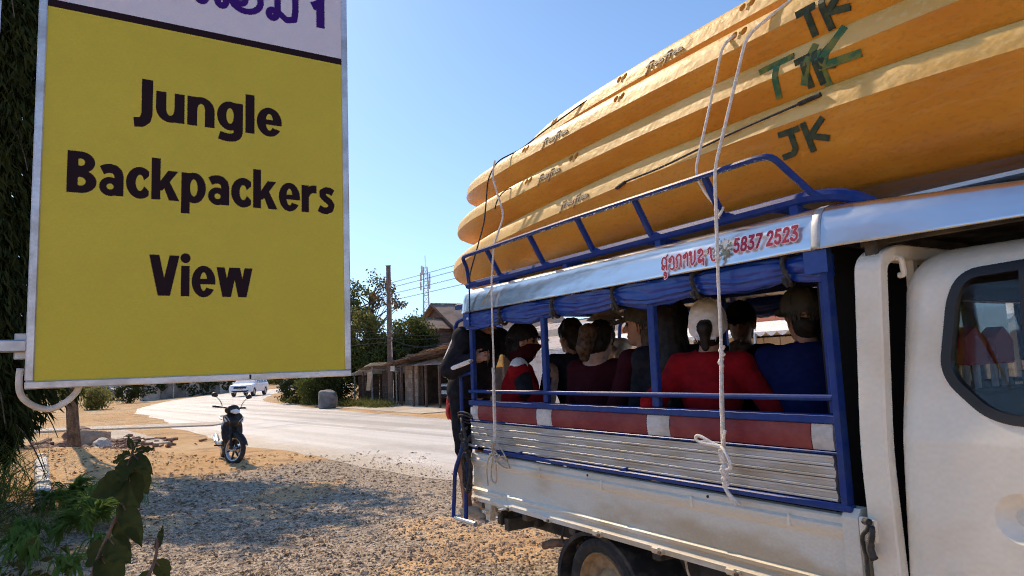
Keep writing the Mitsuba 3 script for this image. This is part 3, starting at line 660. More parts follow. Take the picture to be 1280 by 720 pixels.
# wheels
def wheel(u, v, side, r=.292, wd=.17):
    ty = [(r - .085, -wd / 2 + .02), (r - .045, -wd / 2), (r - .012, -wd / 2 + .012), (r, -wd / 2 + .035), (r, wd / 2 - .035), (r - .012, wd / 2 - .012), (r - .045, wd / 2), (r - .085, wd / 2 - .02)]
    k = tp('wheel', xf(lathe(ty, 56), move(u, v, r)), 'mat_rubber', smooth=40)
    gr = [xf(box(-.006, .006, -wd / 2 + .03, wd / 2 - .03, r - .003, r + .004), mat4([(math.cos(a), 0, -math.sin(a)), (.25 * math.cos(a), 1, 0), (math.sin(a), 0, math.cos(a))], (u, v, r))) for a in np.linspace(0, 2 * np.pi, 49)[:-1]]
    tp('tread', gr, 'mat_rubber', k)
    s = side
    rim = [(r - .083, s * (-wd / 2 + .022)), (r - .090, s * (-wd / 2 + .012)), (r - .10, s * (-wd / 2 + .02)), (r - .112, s * (-wd / 2 + .06)), (.115, s * (-wd / 2 + .075)), (.085, s * (-wd / 2 + .045)), (.05, s * (-wd / 2 + .04)), (.045, s * (-wd / 2 + .0)), (.001, s * (-wd / 2 - .004)), (.001, 0), (r - .083, 0)]
    if s < 0: rim = rim[::-1]
    tp('rim', xf(lathe(rim, 40), move(u, v, r)), 'mat_rim', k, smooth=35)
    tp('wheel_nut', [xf(lathe([(.001, -.02), (.012, -.02), (.012, .01), (.001, .01)], 6), move(u + .066 * math.cos(a), v - s * (wd / 2 - .048), r + .066 * math.sin(a))) for a in np.linspace(0, 2 * np.pi, 6)[:-1]], 'mat_rust', k)
wheel(1.30, .155, 1); wheel(1.30, .35, 1); wheel(1.30, W - .155, -1); wheel(4.2, .12, 1); wheel(4.2, W - .12, -1)
for k in (0, 1):
    th = np.radians(np.linspace(188, 5, 22))
    V = np.stack([np.stack([1.30 + .375 * np.cos(th), np.full(22, v), .29 + .325 * np.sin(th)], -1) for v in (.045, .047, .10, .25, .45)], 1)
    V[:, 0] = V[:, 1] + (V[:, 1] - np.array([1.30, .047, .29])) * np.array([-.075, 0, -.075])
    m = grid_mesh(V); tp('mudguard', m if k == 0 else mir(m), 'mat_rubber', smooth=40)
tp('mud_flap', box(.925, .935, .06, .44, .14, .40), 'mat_rubber')
tp('exhaust_pipe', [tube(rounded([(.72, .10, .425), (.80, .11, .455), (.98, .17, .475), (1.2, .5, .45)], .05), .024, 12, cap=False), tube(rounded([(.72, .10, .425), (.80, .11, .455)], .05), .019, 12)], 'mat_rust', smooth=40)
tp('exhaust_hanger', tube(spline([(.90, .13, .62), (.91, .12, .55), (.89, .12, .50), (.93, .13, .46)], 5), .008, 6), 'mat_chassis')
for m in [tube(spline([(2.02, .02, .63), (2.03, .01, .58), (2.045, .02, .53), (2.06, .02, .52)], 4), .006, 6), tube(spline([(.22, .05, .64), (.23, .04, .58), (.25, .05, .55)], 4), .006, 6)]: tp('loose_cord', m, 'mat_old_rope')
# rear step and its blue tubes
st = tp('rear_step', [tube(rounded([(-.02, .02, .445), (-.36, .02, .445), (-.36, W - .02, .445), (-.02, W - .02, .445)], .06), .018, 8)] + [bar((-.35, v, .447), (-.03, v, .447), .03, .012) for v in np.linspace(.12, W - .12, 9)], 'mat_frame_alu', smooth=35)
tp('step_plate', box(-.32, -.04, .10, W - .1, .452, .458), 'mat_alu_dull', st)
tp('tow_bar', [box(-.02, .04, .2, W - .2, .42, .52, .01), box(.0, .35, .3, .36, .44, .50, .01)], 'mat_chassis')
for k in (0, 1):
    m = tri([tube(rounded([(.0, .015, 1.93), (-.22, .015, 1.90), (-.245, .015, 1.70), (-.16, .015, 1.50), (-.16, .015, .98), (-.30, .015, .80), (-.36, .02, .445)], .06), .0155, 8), tube(rounded([(-.18, .03, .447), (-.16, .03, .70), (-.14, .025, 1.02), (-.0, .02, 1.06)], .05), .0155, 8), tube([(-.16, .015, 1.50), (.03, .015, 1.52)], .0125, 8)])
    tp('grab_tube', m if k == 0 else mir(m), 'mat_blue_paint', smooth=40)
tp('pole_clamp', tube([(.04, -.015, 1.60), (.075, -.02, 1.605)], .012, 8), 'mat_galv'); tp('pole_clamp', tube([(.04, -.025, 1.905), (.05, -.03, 1.907)], .010, 8), 'mat_galv')
tp('tie_bar', tube([(.13, -.03, 1.005), (-.02, -.03, 1.012)], .010, 8), 'mat_galv')
# ------------------------------------------------------------------ kayaks on the roof (in the truck's axes)
def kayak_solid(ctrl, u0, u1, vc, holes, half=.415, depth=.215):
    from scipy.interpolate import CubicSpline, PchipInterpolator
    us = u0 + (u1 - u0) * (1 - np.cos(np.linspace(0, np.pi, 90))) / 2
    zc = PchipInterpolator([c[0] for c in ctrl], [c[1] for c in ctrl])(us)
    s = (us - u0) / (u1 - u0); e = np.abs(2 * s - 1)
    b = half * np.maximum(1 - e ** 3.4, 0) ** .60 + .004
    rise = np.clip((e - .62) / .38, 0, 1) ** 2         # ends: the bottom rises
    V, Q = [], []
    for u, z, bb, r, ee in zip(us, zc, b, rise, e):
        k = (bb / half) ** .5; cock = np.clip((.78 - ee) / .12, 0, 1)
        dome = .125 * min(1, k * 1.05)
        top = [(.0, mix1(dome * 1.12, -.02, cock)), (.35, mix1(dome * 1.08, -.015, cock)), (.56, mix1(dome, .02, cock)), (.66, mix1(dome * .97, .104 * k, cock)), (.78, .118 * k), (.86, .116 * k), (.915, .104 * k), (.950, .080 * k), (.972, .050 * k), (.988, .020 * k)]
        dep = depth * (1 - .72 * r) * min(1, k * 1.15)
        bot = [(1.0, 0), (.992, -.010 * k), (.90, -.44 * dep), (.815, -.66 * dep), (.70, -.80 * dep), (.52, -.90 * dep), (.45, -.97 * dep), (.30, -.93 * dep), (.16, -.97 * dep), (.0, -1.03 * dep)]
        half_ring = top + bot
        ring = [(-y, zz) for y, zz in half_ring[::-1]][:-1] + half_ring[:-1]     # keel -> camera side -> deck -> far side
        ring = ring[:0] + [(-y, zz) for y, zz in half_ring] + [(y, zz) for y, zz in half_ring[::-1]][1:-1]
        V.append([(u, vc + y * bb, z + zz) for y, zz in ring]); Q.append([min(1, abs(zz) / .06) for y, zz in ring])
    V = np.array(V)
    v = V.reshape(-1, 3); v = v + ((meshkit.fbm(v * [2.2, 5, 5] + 7.7 * vc + u0, 3, int(abs(u0) * 100)) - .5)[:, None] * np.array([0, .010, .012])); V = v.reshape(V.shape)
    m = grid_mesh(V, False, True); n, k = V.shape[:2]
    c0, c1 = len(m.vertices), len(m.vertices) + 1
    vs = np.vstack([m.vertices, V[0].mean(0), V[-1].mean(0)]); j = np.arange(k); j2 = (j + 1) % k
    f = np.vstack([m.faces, np.stack([np.full(k, c0), j, j2], 1), np.stack([np.full(k, c1), (n - 1) * k + j2, (n - 1) * k + j], 1)])
    m = trimesh.Trimesh(vs, f, process=False); S = mfd(m)
    edge = lambda u: np.interp(u, us, zc)
    wid = lambda u: np.interp(u, us, b)
    for u in holes:
        for d in (-.028, .028):
            y, z = vc - wid(u) * .925, edge(u) + .070
            S = S - m3.Manifold.sphere(1, 20).scale([.021, .030, .024]).translate([u + d, y, z])
    from scipy.spatial import cKDTree
    m.merge_vertices(); row = (np.arange(len(f)) % (len(f))) ; ring_n = V.shape[1]
    quads = (n - 1) * k; cell = np.r_[np.arange(quads), np.arange(quads)] % k       # ring cell of each triangle
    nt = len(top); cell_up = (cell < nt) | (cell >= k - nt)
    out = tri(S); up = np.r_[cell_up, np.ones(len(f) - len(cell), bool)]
    _, near = cKDTree(vs[f].mean(1)).query(out.triangles_center)
    return out, up[near], edge, wid
def mix1(a, b, t): return a + (b - a) * t
def kayak(label, ctrl, u0, u1, vc, holes, depth=.215):
    m, up, edge, wid = kayak_solid(ctrl, u0, u1, vc, holes, depth=depth)
    k = thing('kayak', label, 'kayak', 'yellow kayaks stacked on the truck roof')
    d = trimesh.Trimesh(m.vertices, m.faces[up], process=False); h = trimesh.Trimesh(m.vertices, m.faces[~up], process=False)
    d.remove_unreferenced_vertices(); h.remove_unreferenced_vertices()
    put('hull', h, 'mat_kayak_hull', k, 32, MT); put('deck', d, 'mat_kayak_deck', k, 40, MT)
    for u in holes: put('grab_bar', tube([(u, vc - wid(u) * .965, edge(u) + .045), (u + .004, vc - wid(u) * .955, edge(u) + .07), (u, vc - wid(u) * .895, edge(u) + .092)], .008, 6), 'mat_kayak_deck', k, True, MT)
    return k, edge, wid
def hull_pt(edge, wid, vc, u, t, depth=.215):
    """point on the near side: t < 0 below the chine down to the lower chine (-1), t > 0 up the deck band (1)"""
    b, z = wid(u), edge(u); kk = (b / .415) ** .5
    if t <= 0: return np.array([u, vc - b * (1 + .10 * t * .98) - .003, z - .008 + (.128 if depth > .3 else .088) * t])
    return np.array([u, vc - b * (1 - .052 * t) - .005, z + .082 * t * kk])
def band_text(lines, edge, wid, vc, u0, w, t0, ht, width, mt, k, name, dep=.0025, depth=.215):
    """strokes (x 0..1, y 0..1) laid on the curved side as thin raised ribbons"""
    out = []
    for l in lines:
        l = LineString(l).segmentize(.12); P = [hull_pt(edge, wid, vc, u0 + x * w, t0 + y * ht, depth) for x, y in l.coords]
        P = np.array(P)
        if len(P) < 2: continue
        t = np.gradient(P, axis=0); t /= np.linalg.norm(t, axis=1, keepdims=True) + 1e-9
        nrm = np.array([0, -.93, .25 if t0 > 0 else -.25]); sd = np.cross(t, nrm)
        P[0] -= t[0] * width * .4; P[-1] += t[-1] * width * .4
        V = np.stack([P + sd * width / 2 - nrm * .006, P + sd * width / 2 + nrm * dep, P - sd * width / 2 + nrm * dep, P - sd * width / 2 - nrm * .006], 1)
        out.append(grid_mesh(V, False, True))
    return put(name, tri(out), 'mat_' + mt, k, False, MT)
JK = [[(.05, .92), (.45, .92)], [(.28, .92), (.30, .25), (.22, .08), (.02, .06)], [(.60, .98), (.66, .02)], [(1.0, .96), (.68, .52), (1.02, .26)]]
IK = [[(.0, .92), (.34, .95)], [(.20, .92), (.22, .05)], [(.55, 1.0), (.60, .02)], [(1.0, 1.0), (.62, .55), (1.05, .40)]]
TT = [[(.0, .95), (1.0, 1.0)], [(.52, .96), (.40, .0)]]
def script_word():
    out = []
    def put_(dx, *ls): out.extend([[(dx + x, y) for x, y in l] for l in ls])
    x = 0
    def f_(x): put_(x, [(.14, 1.0), (.06, .98), (.03, .60), (.0, -.35), (-.05, -.5)], [(-.03, .55), (.11, .60)])
    def e_(x): put_(x, arc(.05, .30, .05, .28, 20, 330) + [(.12, .1)], [(.0, .3), (.09, .36)])
    def l_(x): put_(x, [(.02, .0), (.05, .9), (.08, 1.0), (.06, .5), (.07, .02)])
    f_(.05); put_(.14, [(.02, .0), (.02, .55)], arc(.05, .42, .04, .16, 180, 40)); e_(.24); e_(.36); f_(.53); put_(.62, [(.02, .0), (.02, .55)], arc(.05, .42, .04, .16, 180, 40)); e_(.72); e_(.84)
    return out
FF = script_word()
K1 = [(-1.1, 2.39), (-.7, 2.405), (.3, 2.46), (1.0, 2.495), (1.9, 2.53), (2.8, 2.535), (3.4, 2.52), (4.2, 2.49), (4.9, 2.48)]
K2 = [(-.98, 2.72), (-.6, 2.715), (.3, 2.715), (1.0, 2.735), (1.9, 2.755), (2.8, 2.76), (3.4, 2.765), (4.4, 2.79)]
K3 = [(-.80, 3.01), (-.4, 2.985), (.3, 2.955), (1.0, 2.955), (1.9, 2.965), (2.8, 2.97), (3.4, 2.975), (4.6, 3.0)]
K4 = [(-.05, 3.17), (.5, 3.155), (1.3, 3.15), (1.9, 3.155), (2.8, 3.165), (3.6, 3.17), (5.1, 3.19)]
k, e, w = kayak('yellow kayak, lowest of the stack, black letters and a black cord along its side', K1, -1.1, 4.9, .53, [], .31)
band_text(JK, e, w, .53, 2.63, .205, -1.0, .84, .026, 'stencil', k, 'stencilled_letters', depth=.31)
band_text(FF, e, w, .53, 1.03, .30, .25, .5, .0065, 'decal', k, 'script_decal')
put('deck_cord', tube(spline([hull_pt(e, w, .53, u, t) + np.array([0, -.004, 0]) for u, t in ((1.60, .05), (1.70, .12), (1.9, .12), (2.15, .35), (2.4, .6), (2.6, .72), (2.78, .85))], 6), .0055, 6), 'mat_cord', k, True, MT)
for pq in (((1.585, .0), (1.66, .09)), ((2.74, .80), (2.84, .90))): put('cord_toggle', tube([hull_pt(e, w, .53, a, t) + np.array([0, -.006, 0]) for a, t in pq], .0095, 8), 'mat_cord', k, True, MT)
k, e, w = kayak('yellow kayak, second from below, green and black painted letters on its side', K2, -.98, 4.4, .53, [.66, 1.18])
band_text(IK, e, w, .53, 2.75, .14, -.95, 1.3, .030, 'stencil', k, 'stencilled_letters')
band_text([[(.0, .2), (.45, 1.35)], [(.55, 1.0), (.62, -.15)], [(.60, .5), (1.25, 1.6)], [(.6, .5), (1.6, .42)]], e, w, .53, 2.76, .15, -.9, 1.2, .034, 'spray', k, 'sprayed_letters')
band_text(TT, e, w, .53, 2.57, .15, -.8, 1.5, .030, 'spray', k, 'sprayed_letters')
band_text(FF, e, w, .53, .80, .26, .25, .5, .0065, 'decal', k, 'script_decal')
k, e, w = kayak('yellow kayak, third from below, pale at its rounded end', K3, -.80, 4.6, .53, [.63, 1.62, 2.46])
band_text(IK, e, w, .53, 2.78, .19, -.95, 1.15, .030, 'stencil', k, 'stencilled_letters')
band_text(FF, e, w, .53, .86, .30, .25, .5, .0065, 'decal', k, 'script_decal')
k, e, w = kayak('yellow kayak, topmost of the stack, set back from the others', K4, -.05, 5.1, .66, [.72, 1.50, 2.42])
band_text(FF, e, w, .66, 1.72, .30, .25, .5, .0065, 'decal', k, 'script_decal')
# ------------------------------------------------------------------ ropes and cords
def rope(name, label, pts, r, mt, n=6, extra=()):
    k = thing(name, label, 'rope' if 'rope' in name else 'cord')
    put('line', tube(rounded(pts, .06, 5), r, 8), mt, k, True, MT)
    for nm, p, rr in extra: put(nm, tube(spline(p, 6), rr, 8), mt, k, True, MT)
def knot(c, s, seed):
    rng = np.random.default_rng(seed); c = np.array(c)
    return [c + s * np.array([.5 * math.sin(3 * t + .4), .45 * math.cos(2 * t), 1.25 * math.cos(t) + .3 * math.sin(5 * t)]) for t in np.linspace(0, 2 * np.pi, 18)]
rope('white_rope', 'long white rope tied down from kayaks to truck bed with a bow and hanging tails', [(3.0, .45, 3.235), (2.74, .16, 3.09), (2.535, .085, 2.985), (2.42, -.055, 2.385), (2.40, -.06, 1.92), (2.385, -.055, 1.60), (2.36, -.05, 1.30), (2.35, -.045, 1.16)], .0075, 'mat_rope', 8,
     [('doubled_line', [(2.395, -.066, 1.62), (2.39, -.066, 1.56), (2.375, -.066, 1.40), (2.36, -.06, 1.22), (2.355, -.06, 1.10), (2.35, -.05, 1.0)], .0075),
      ('knot', knot((2.393, -.062, 1.58), .014, 1), .007), ('knot', knot((2.385, -.064, 1.53), .012, 4), .007),
      ('knot', knot((2.345, -.055, 1.135), .017, 2), .0075), ('knot', knot((2.352, -.055, 1.065), .020, 3), .0075), ('knot', knot((2.35, -.05, 1.03), .018, 6), .0075),
      ('bow_loop', [(2.35, -.06, 1.175), (2.29, -.075, 1.195), (2.23, -.08, 1.212), (2.225, -.08, 1.198), (2.28, -.08, 1.182), (2.35, -.065, 1.168)], .0075),
      ('bow_loop', [(2.35, -.06, 1.17), (2.39, -.08, 1.15), (2.41, -.08, 1.10), (2.39, -.075, 1.08), (2.355, -.06, 1.10)], .0075),
      ('tail', [(2.355, -.06, 1.17), (2.375, -.075, 1.20), (2.395, -.08, 1.245)], .0065),
      ('tail', [(2.35, -.055, 1.02), (2.355, -.05, .985), (2.385, -.045, .955), (2.41, -.04, .935)], .007), ('tail', [(2.345, -.055, 1.03), (2.35, -.052, .99), (2.372, -.045, .955), (2.392, -.04, .932)], .007)])
rope('white_rope', 'short white rope from the third kayak edge down to the blue roof rack', [(2.42, .16, 3.06), (2.40, .085, 3.00), (2.305, .09, 2.77), (2.285, -.035, 2.40), (2.31, .0, 2.30), (2.33, .06, 2.235)], .007, 'mat_rope', 8,
     [('knot', knot((2.33, .05, 2.225), .016, 7), .0065), ('tail', [(2.33, .05, 2.22), (2.345, .03, 2.19), (2.365, .03, 2.205), (2.37, .04, 2.23)], .006)])
rope('white_rope', 'frayed white rope at the rear of the truck ending in a knot with loose loops', [(.30, .10, 3.03), (.27, .09, 2.92), (.42, .085, 2.60), (.44, -.02, 2.38), (.44, -.05, 2.12), (.435, -.05, 1.90), (.415, -.04, 1.36), (.40, -.035, 1.09)], .007, 'mat_rope', 8,
     [('doubled_line', [(.425, -.052, 1.55), (.418, -.052, 1.34), (.405, -.046, 1.20), (.392, -.04, 1.06)], .008)])
put('knot', [tube(knot((.385, -.045, 1.02), s_, i), .008, 6) for i, s_ in enumerate((.022, .026, .02))], 'mat_old_rope', 'white_rope_002', True, MT)
for i, P in enumerate([[(.39, -.05, 1.04), (.46, -.06, 1.05), (.54, -.06, .99), (.55, -.05, .95), (.50, -.05, .955), (.41, -.05, 1.0)], [(.39, -.05, 1.0), (.44, -.05, .93), (.50, -.045, .905), (.55, -.045, .90)], [(.385, -.05, .99), (.36, -.05, .90), (.35, -.045, .80), (.39, -.045, .79), (.42, -.05, .86), (.395, -.05, .98)], [(.38, -.05, 1.0), (.33, -.06, .93), (.29, -.05, .86), (.285, -.04, .76)], [(.40, -.05, 1.0), (.45, -.055, .95), (.49, -.05, .97), (.58, -.045, .90)]]):
    put('loose_end', tube(spline(P, 7), .0052, 6), 'mat_old_rope', 'white_rope_002', True, MT)
rope('black_cord', 'black cord running over the upper kayaks and down the rear of the stack', [(1.32, .30, 3.215), (1.12, .29, 3.215), (.70, .25, 3.14), (.50, .20, 3.07), (.30, .12, 3.03), (.20, .095, 2.92), (.16, .10, 2.78), (.15, .08, 2.60), (.13, .02, 2.40), (.12, -.045, 2.20), (.115, -.045, 1.95)], .005, 'mat_cord', 8,
     [('loop', [(.42, .16, 2.80), (.36, .13, 2.79), (.30, .11, 2.74), (.28, .10, 2.68)], .0045)])
k = thing('rubber_cord', 'coiled black rubber cord tied to the rear corner of the truck', 'cord')
for i in range(6):
    c = np.array([.01 + .006 * i, -.045 - .006 * i, .82]); h, wd = .115 + .012 * (i % 3), .038 + .006 * (i % 4)
    put('coil', tube([c + np.array([wd * math.sin(a) + .01 * math.sin(2 * a + i), .012 * math.cos(2 * a + i), h * math.cos(a)]) for a in np.linspace(0, 2 * np.pi, 29)[:-1]], .0055, 6, closed=True), 'mat_cord', k, True, MT)
put('wrap', [tube(knot((.0, -.04, 1.0), .05, 2), .012, 6), tube(knot((-.06, -.03, 1.06), .05, 5), .010, 6), tube(spline([(-.14, .0, 1.19), (-.06, -.04, 1.16), (.0, -.045, 1.04), (.02, -.045, .94)], 6), .012, 6), tube(knot((.02, -.045, .93), .03, 5), .010, 6)], 'mat_cord', k, True, MT)
put('loop', [tube([(-.08 + .10 * math.cos(a), .0 - .03 * math.sin(a), 1.185 + .032 * math.sin(a) + r_) for a in np.linspace(0, 2 * np.pi, 23)[:-1]], .006, 6, closed=True) for r_ in (0, .02)], 'mat_cord', k, True, MT)
# ------------------------------------------------------------------ roadside sign
SDv = np.array([.8435, .5371, 0]); SNv = np.array([.5371, -.8435, 0]); SO = np.array([-1.368, 1.95, 1.5397])
MS = mat4([SDv, (0, 0, 1), SNv], SO)      # a along, b up, c out of the face
sg = thing('shop_sign', 'large yellow and white sign board in an aluminium frame beside the road', 'sign')
def sp(name, mesh, m, parent=None, **k): return put(name, mesh, m, parent or sg, M=MS, **k)
AW, BH, fw = .940, 1.80, .022
sp('sign_box', box(.004, AW - .004, .004, BH - .004, -.10, -.006, .003), 'mat_frame_alu')
for a, b, c, d in ((0, AW, 0, fw), (0, AW, BH - fw, BH), (0, fw, fw + .0006, BH - fw - .0006), (AW - fw, AW, fw + .0006, BH - fw - .0006)):
    sp('frame_bar', box(a, b, c, d, -.012, .006, .003), 'mat_frame_alu')
sp('yellow_panel', box(fw, AW - fw, fw, 1.1335, -.005, .0), 'mat_sign_yellow')
sp('black_band', box(fw, AW - fw, 1.134, 1.1565, -.005, .0006), 'mat_sign_ink')
sp('white_panel', box(fw, AW - fw, 1.157, BH - fw, -.005, .0), 'mat_sign_white')
# bold condensed humanist lettering, one unit = capital height
def _e(cx, cy, rx, ry): return affinity.translate(affinity.scale(Point(0, 0).buffer(1, quad_segs=14), rx, ry), cx, cy)
def _r(x0, y0, x1, y1): return Polygon([(x0, y0), (x1, y0), (x1, y1), (x0, y1)])
def _ring(cx, cy, rx, ry, ix, iy): return _e(cx, cy, rx, ry).difference(_e(cx, cy, ix, iy))
def _ln(P, w): return LineString(P).buffer(w / 2, cap_style=2, join_style=1, quad_segs=8)
def _clip(g, x0=-9, y0=-9, x1=9, y1=9): return g.intersection(_r(x0, y0, x1, y1))
_n = unary_union([_r(0, 0, .21, .75), _clip(_ring(.315, .42, .31, .345, .10, .185), y0=.42), _r(.415, 0, .625, .43)])
GL = {'n': (_n, .625), 'u': (affinity.rotate(_n, 180, origin=(.3125, .375)), .625),
      'g': (unary_union([_ring(.30, .385, .305, .385, .10, .225), _r(.40, .0, .61, .75), _ln([(.505, .05), (.505, -.05), (.47, -.135), (.40, -.185), (.30, -.205), (.18, -.20), (.05, -.165)], .20)]), .61),
      'e': (unary_union([_ring(.31, .375, .315, .395, .105, .245).difference(Polygon([(.25, .315), (.9, .315), (.9, .10), (.42, .20)])), _r(.08, .315, .618, .435)]), .615),
      'c': (_clip(_ring(.33, .375, .335, .395, .115, .215).difference(Polygon([(.34, .375), (1.0, 1.0), (1.0, -.25)])), x1=.545), .545),
      'a': (unary_union([_ln([(.055, .605), (.14, .65), (.25, .668), (.36, .645), (.435, .575), (.462, .47), (.462, .0)], .205), _clip(_ring(.25, .212, .25, .227, .095, .085), x1=.46)]), .565),
      'k': (unary_union([_r(0, 0, .21, 1.05), Polygon([(.18, .24), (.18, .40), (.42, .75), (.66, .75), (.27, .24)]), Polygon([(.26, .46), (.41, .54), (.70, 0), (.45, 0)])]), .69),
      'p': (unary_union([_r(0, -.30, .21, .75), _ring(.325, .375, .315, .395, .11, .235)]), .64),
      'r': (unary_union([_r(0, 0, .21, .75), _clip(_ring(.40, .36, .36, .41, .19, .21), y0=.44, x1=.46)]), .45),
      's': (_ln([(.46, .61), (.36, .665), (.24, .67), (.125, .605), (.13, .51), (.23, .42), (.35, .345), (.42, .25), (.38, .13), (.26, .075), (.14, .08), (.02, .135)], .175), .51),
      'i': (unary_union([_r(0, 0, .21, .75), _e(.105, .955, .125, .115)]), .21), 'l': (_r(0, 0, .21, 1.05), .21),
      'w': (unary_union([_clip(_ln(q, .205), y0=0, y1=.75) for q in ([(.06, .85), (.27, -.1)], [(.24, -.1), (.46, .85)], [(.50, .85), (.72, -.1)], [(.69, -.1), (.90, .85)])]), .96),
      'J': (_ln([(.29, 1), (.29, .12), (.255, -.03), (.17, -.11), (.02, -.125)], .225), .41),
      'B': (unary_union([_r(0, 0, .235, 1), _clip(_ring(.30, .745, .325, .255, .11, .10), x0=.2), _clip(_ring(.30, .275, .37, .275, .135, .115), x0=.2), _r(.2, .845, .32, 1), _r(.2, .39, .34, .645 - .0), _r(.2, 0, .32, .16)]), .67),
      'V': (unary_union([_clip(_ln(q, .235), y0=0, y1=1) for q in ([(.085, 1.1), (.365, -.1)], [(.655, 1.1), (.375, -.1)])]), .74)}
def word(t, a0, a1, base, h):
    gs, x = [], 0.0
    for ch in t:
        g, w = GL[ch]; gs.append(affinity.translate(g, x, 0)); x += w + .082
    gs = [g.buffer(.008, join_style=2) for g in gs]; sh = unary_union(gs); x0, _, x1, _ = sh.bounds; k = (a1 - a0) / (x1 - x0)
    for g in gs: sp('letter', extrude_shape(affinity.affine_transform(g, [k, 0, 0, h, a0 - x0 * k, base]), .0011), 'mat_sign_ink')
word('Jungle', .2524, .7035, .828, .126); word('Backpackers', .0835, .8865, .573, .124); word('View', .3035, .6075, .271, .125)
def lao_letter(lines, w=.026): sp('lao_lettering', xf(strokes(lines, w, .0012), move(0, 0, .0004)), 'mat_sign_purple')
lao_letter([[(.205, 1.49), (.20, 1.56), (.25, 1.58), (.265, 1.52), (.24, 1.40), (.235, 1.28), (.26, 1.247), (.28, 1.262)]])
lao_letter([arc(.325, 1.415, .026, .03, 0, 360), [(.338, 1.44), (.372, 1.46), (.392, 1.42), (.394, 1.32)] + arc(.345, 1.300, .049, .050, 10, -160)])
for x in (.435, .498): lao_letter([[(x - .012, 1.49), (x - .010, 1.32), (x - .004, 1.275)], arc(x + .008, 1.275, .014, .018, 0, 360)], .021)
lao_letter([[(.548, 1.47), (.60, 1.465), (.628, 1.43), (.56, 1.40), (.535, 1.34)] + arc(.583, 1.300, .050, .044, 165, 395), [(.63, 1.33), (.60, 1.345), (.572, 1.325)], arc(.566, 1.298, .016, .018, 0, 360)], .021)
lao_letter([arc(.678, 1.440, .016, .02, 0, 360), [(.690, 1.46), (.690, 1.275)], arc(.673, 1.270, .013, .015, 0, 360), [(.690, 1.282), (.722, 1.258), (.748, 1.266), (.752, 1.30), (.752, 1.46)]], .022)
sp("lao_lettering", xf(strokes([[(.812, 1.334), (.842, 1.350)], [(.842, 1.39), (.842, 1.258)]], .030, .0012, 2), move(0, 0, .0004)), "mat_sign_purple")
sp('drip_mark', box(.598, .604, .004, .018, .0058, .007), 'mat_matte_black')
for a in (box(-.10, .002, .105, .14, -.05, -.02, .004), box(-.030, .002, .085, .160, -.058, -.046, .003), box(-.10, .0, 1.48, 1.515, -.05, -.02, .004)): sp('bracket', a, 'mat_galv')
sp('clamp', [xf(lathe([(.036, -.02), (.048, -.02), (.048, .02), (.036, .02)], 16), move(-.125, b, -.035)) for b in (.122, 1.497)], 'mat_chassis')
post = put('post', xf(tube([(0, 0, 0), (0, 0, 3.55)], .033, 16), move(*(SO + SDv * -.125 - SNv * .035 - np.array([0, 0, SO[2]])))), 'mat_galv', sg, 40)
hs = thing('conduit', 'pale plastic conduit looping below the lower left corner of the sign', 'hose')
sp('hose', tube(spline([(-.012, .06, -.03), (-.014, .02, -.03), (-.004, -.022, -.03), (.028, -.050, -.03), (.062, -.058, -.03), (.10, -.040, -.03), (.125, -.012, -.03), (.13, .006, -.03)], 8), .0088, 10), 'mat_hose', hs, smooth=True)
# ------------------------------------------------------------------ people
def Rot(yaw=0, pitch=0, roll=0):
    cy, sy, cp, sp_, cr, sr = math.cos(yaw), math.sin(yaw), math.cos(pitch), math.sin(pitch), math.cos(roll), math.sin(roll)
    return np.array([[cy, -sy, 0], [sy, cy, 0], [0, 0, 1]]) @ np.array([[cp, 0, sp_], [0, 1, 0], [-sp_, 0, cp]]) @ np.array([[1, 0, 0], [0, cr, -sr], [0, sr, cr]])
def Rot4(yaw, pitch, roll=0):
    M = np.eye(4); M[:3, :3] = Rot(yaw, pitch, roll); return M
def hand(F, wrist, d, palm, side, curl=.7, spread=.25):
    """palm and five fingers; d: from the wrist to the knuckles, palm: where the palm faces, side: +1 if the thumb lies along cross(palm, d)"""
    d = np.array(d, float); d /= np.linalg.norm(d); pn = np.array(palm, float); pn -= d * (pn @ d); pn /= np.linalg.norm(pn); s = np.cross(pn, d) * side
    w = np.array(wrist, float)
    F.cone(w, w + d * .035, .024, .026, .01); F.ell(w + d * .055, (.046, .038, .017), .012, np.stack([d, s, pn], 1))
    for i, (o, L) in enumerate(((.028, .072), (.010, .080), (-.009, .075), (-.026, .060))):
        p = w + d * .088 + s * o; a = curl * .55; fd = d * math.cos(a) + pn * math.sin(a) + s * (o * spread * 8 * .2)
        for j, (l, r) in enumerate(((.45, .0092), (.31, .0086), (.24, .0080))):
            q = p + fd * L * l / np.linalg.norm(fd); F.cone(p, q, r, r * .93, .004); p = q; a += curl * .75; fd = d * math.cos(a) + pn * math.sin(a)
    p = w + d * .025 + s * .022; q = p + (d * .55 + s * .75 + pn * .25) * .042; F.cone(p, q, .0125, .0105, .008); F.cone(q, q + (d * .85 + s * .2 + pn * .35) * .034, .0105, .009, .005)
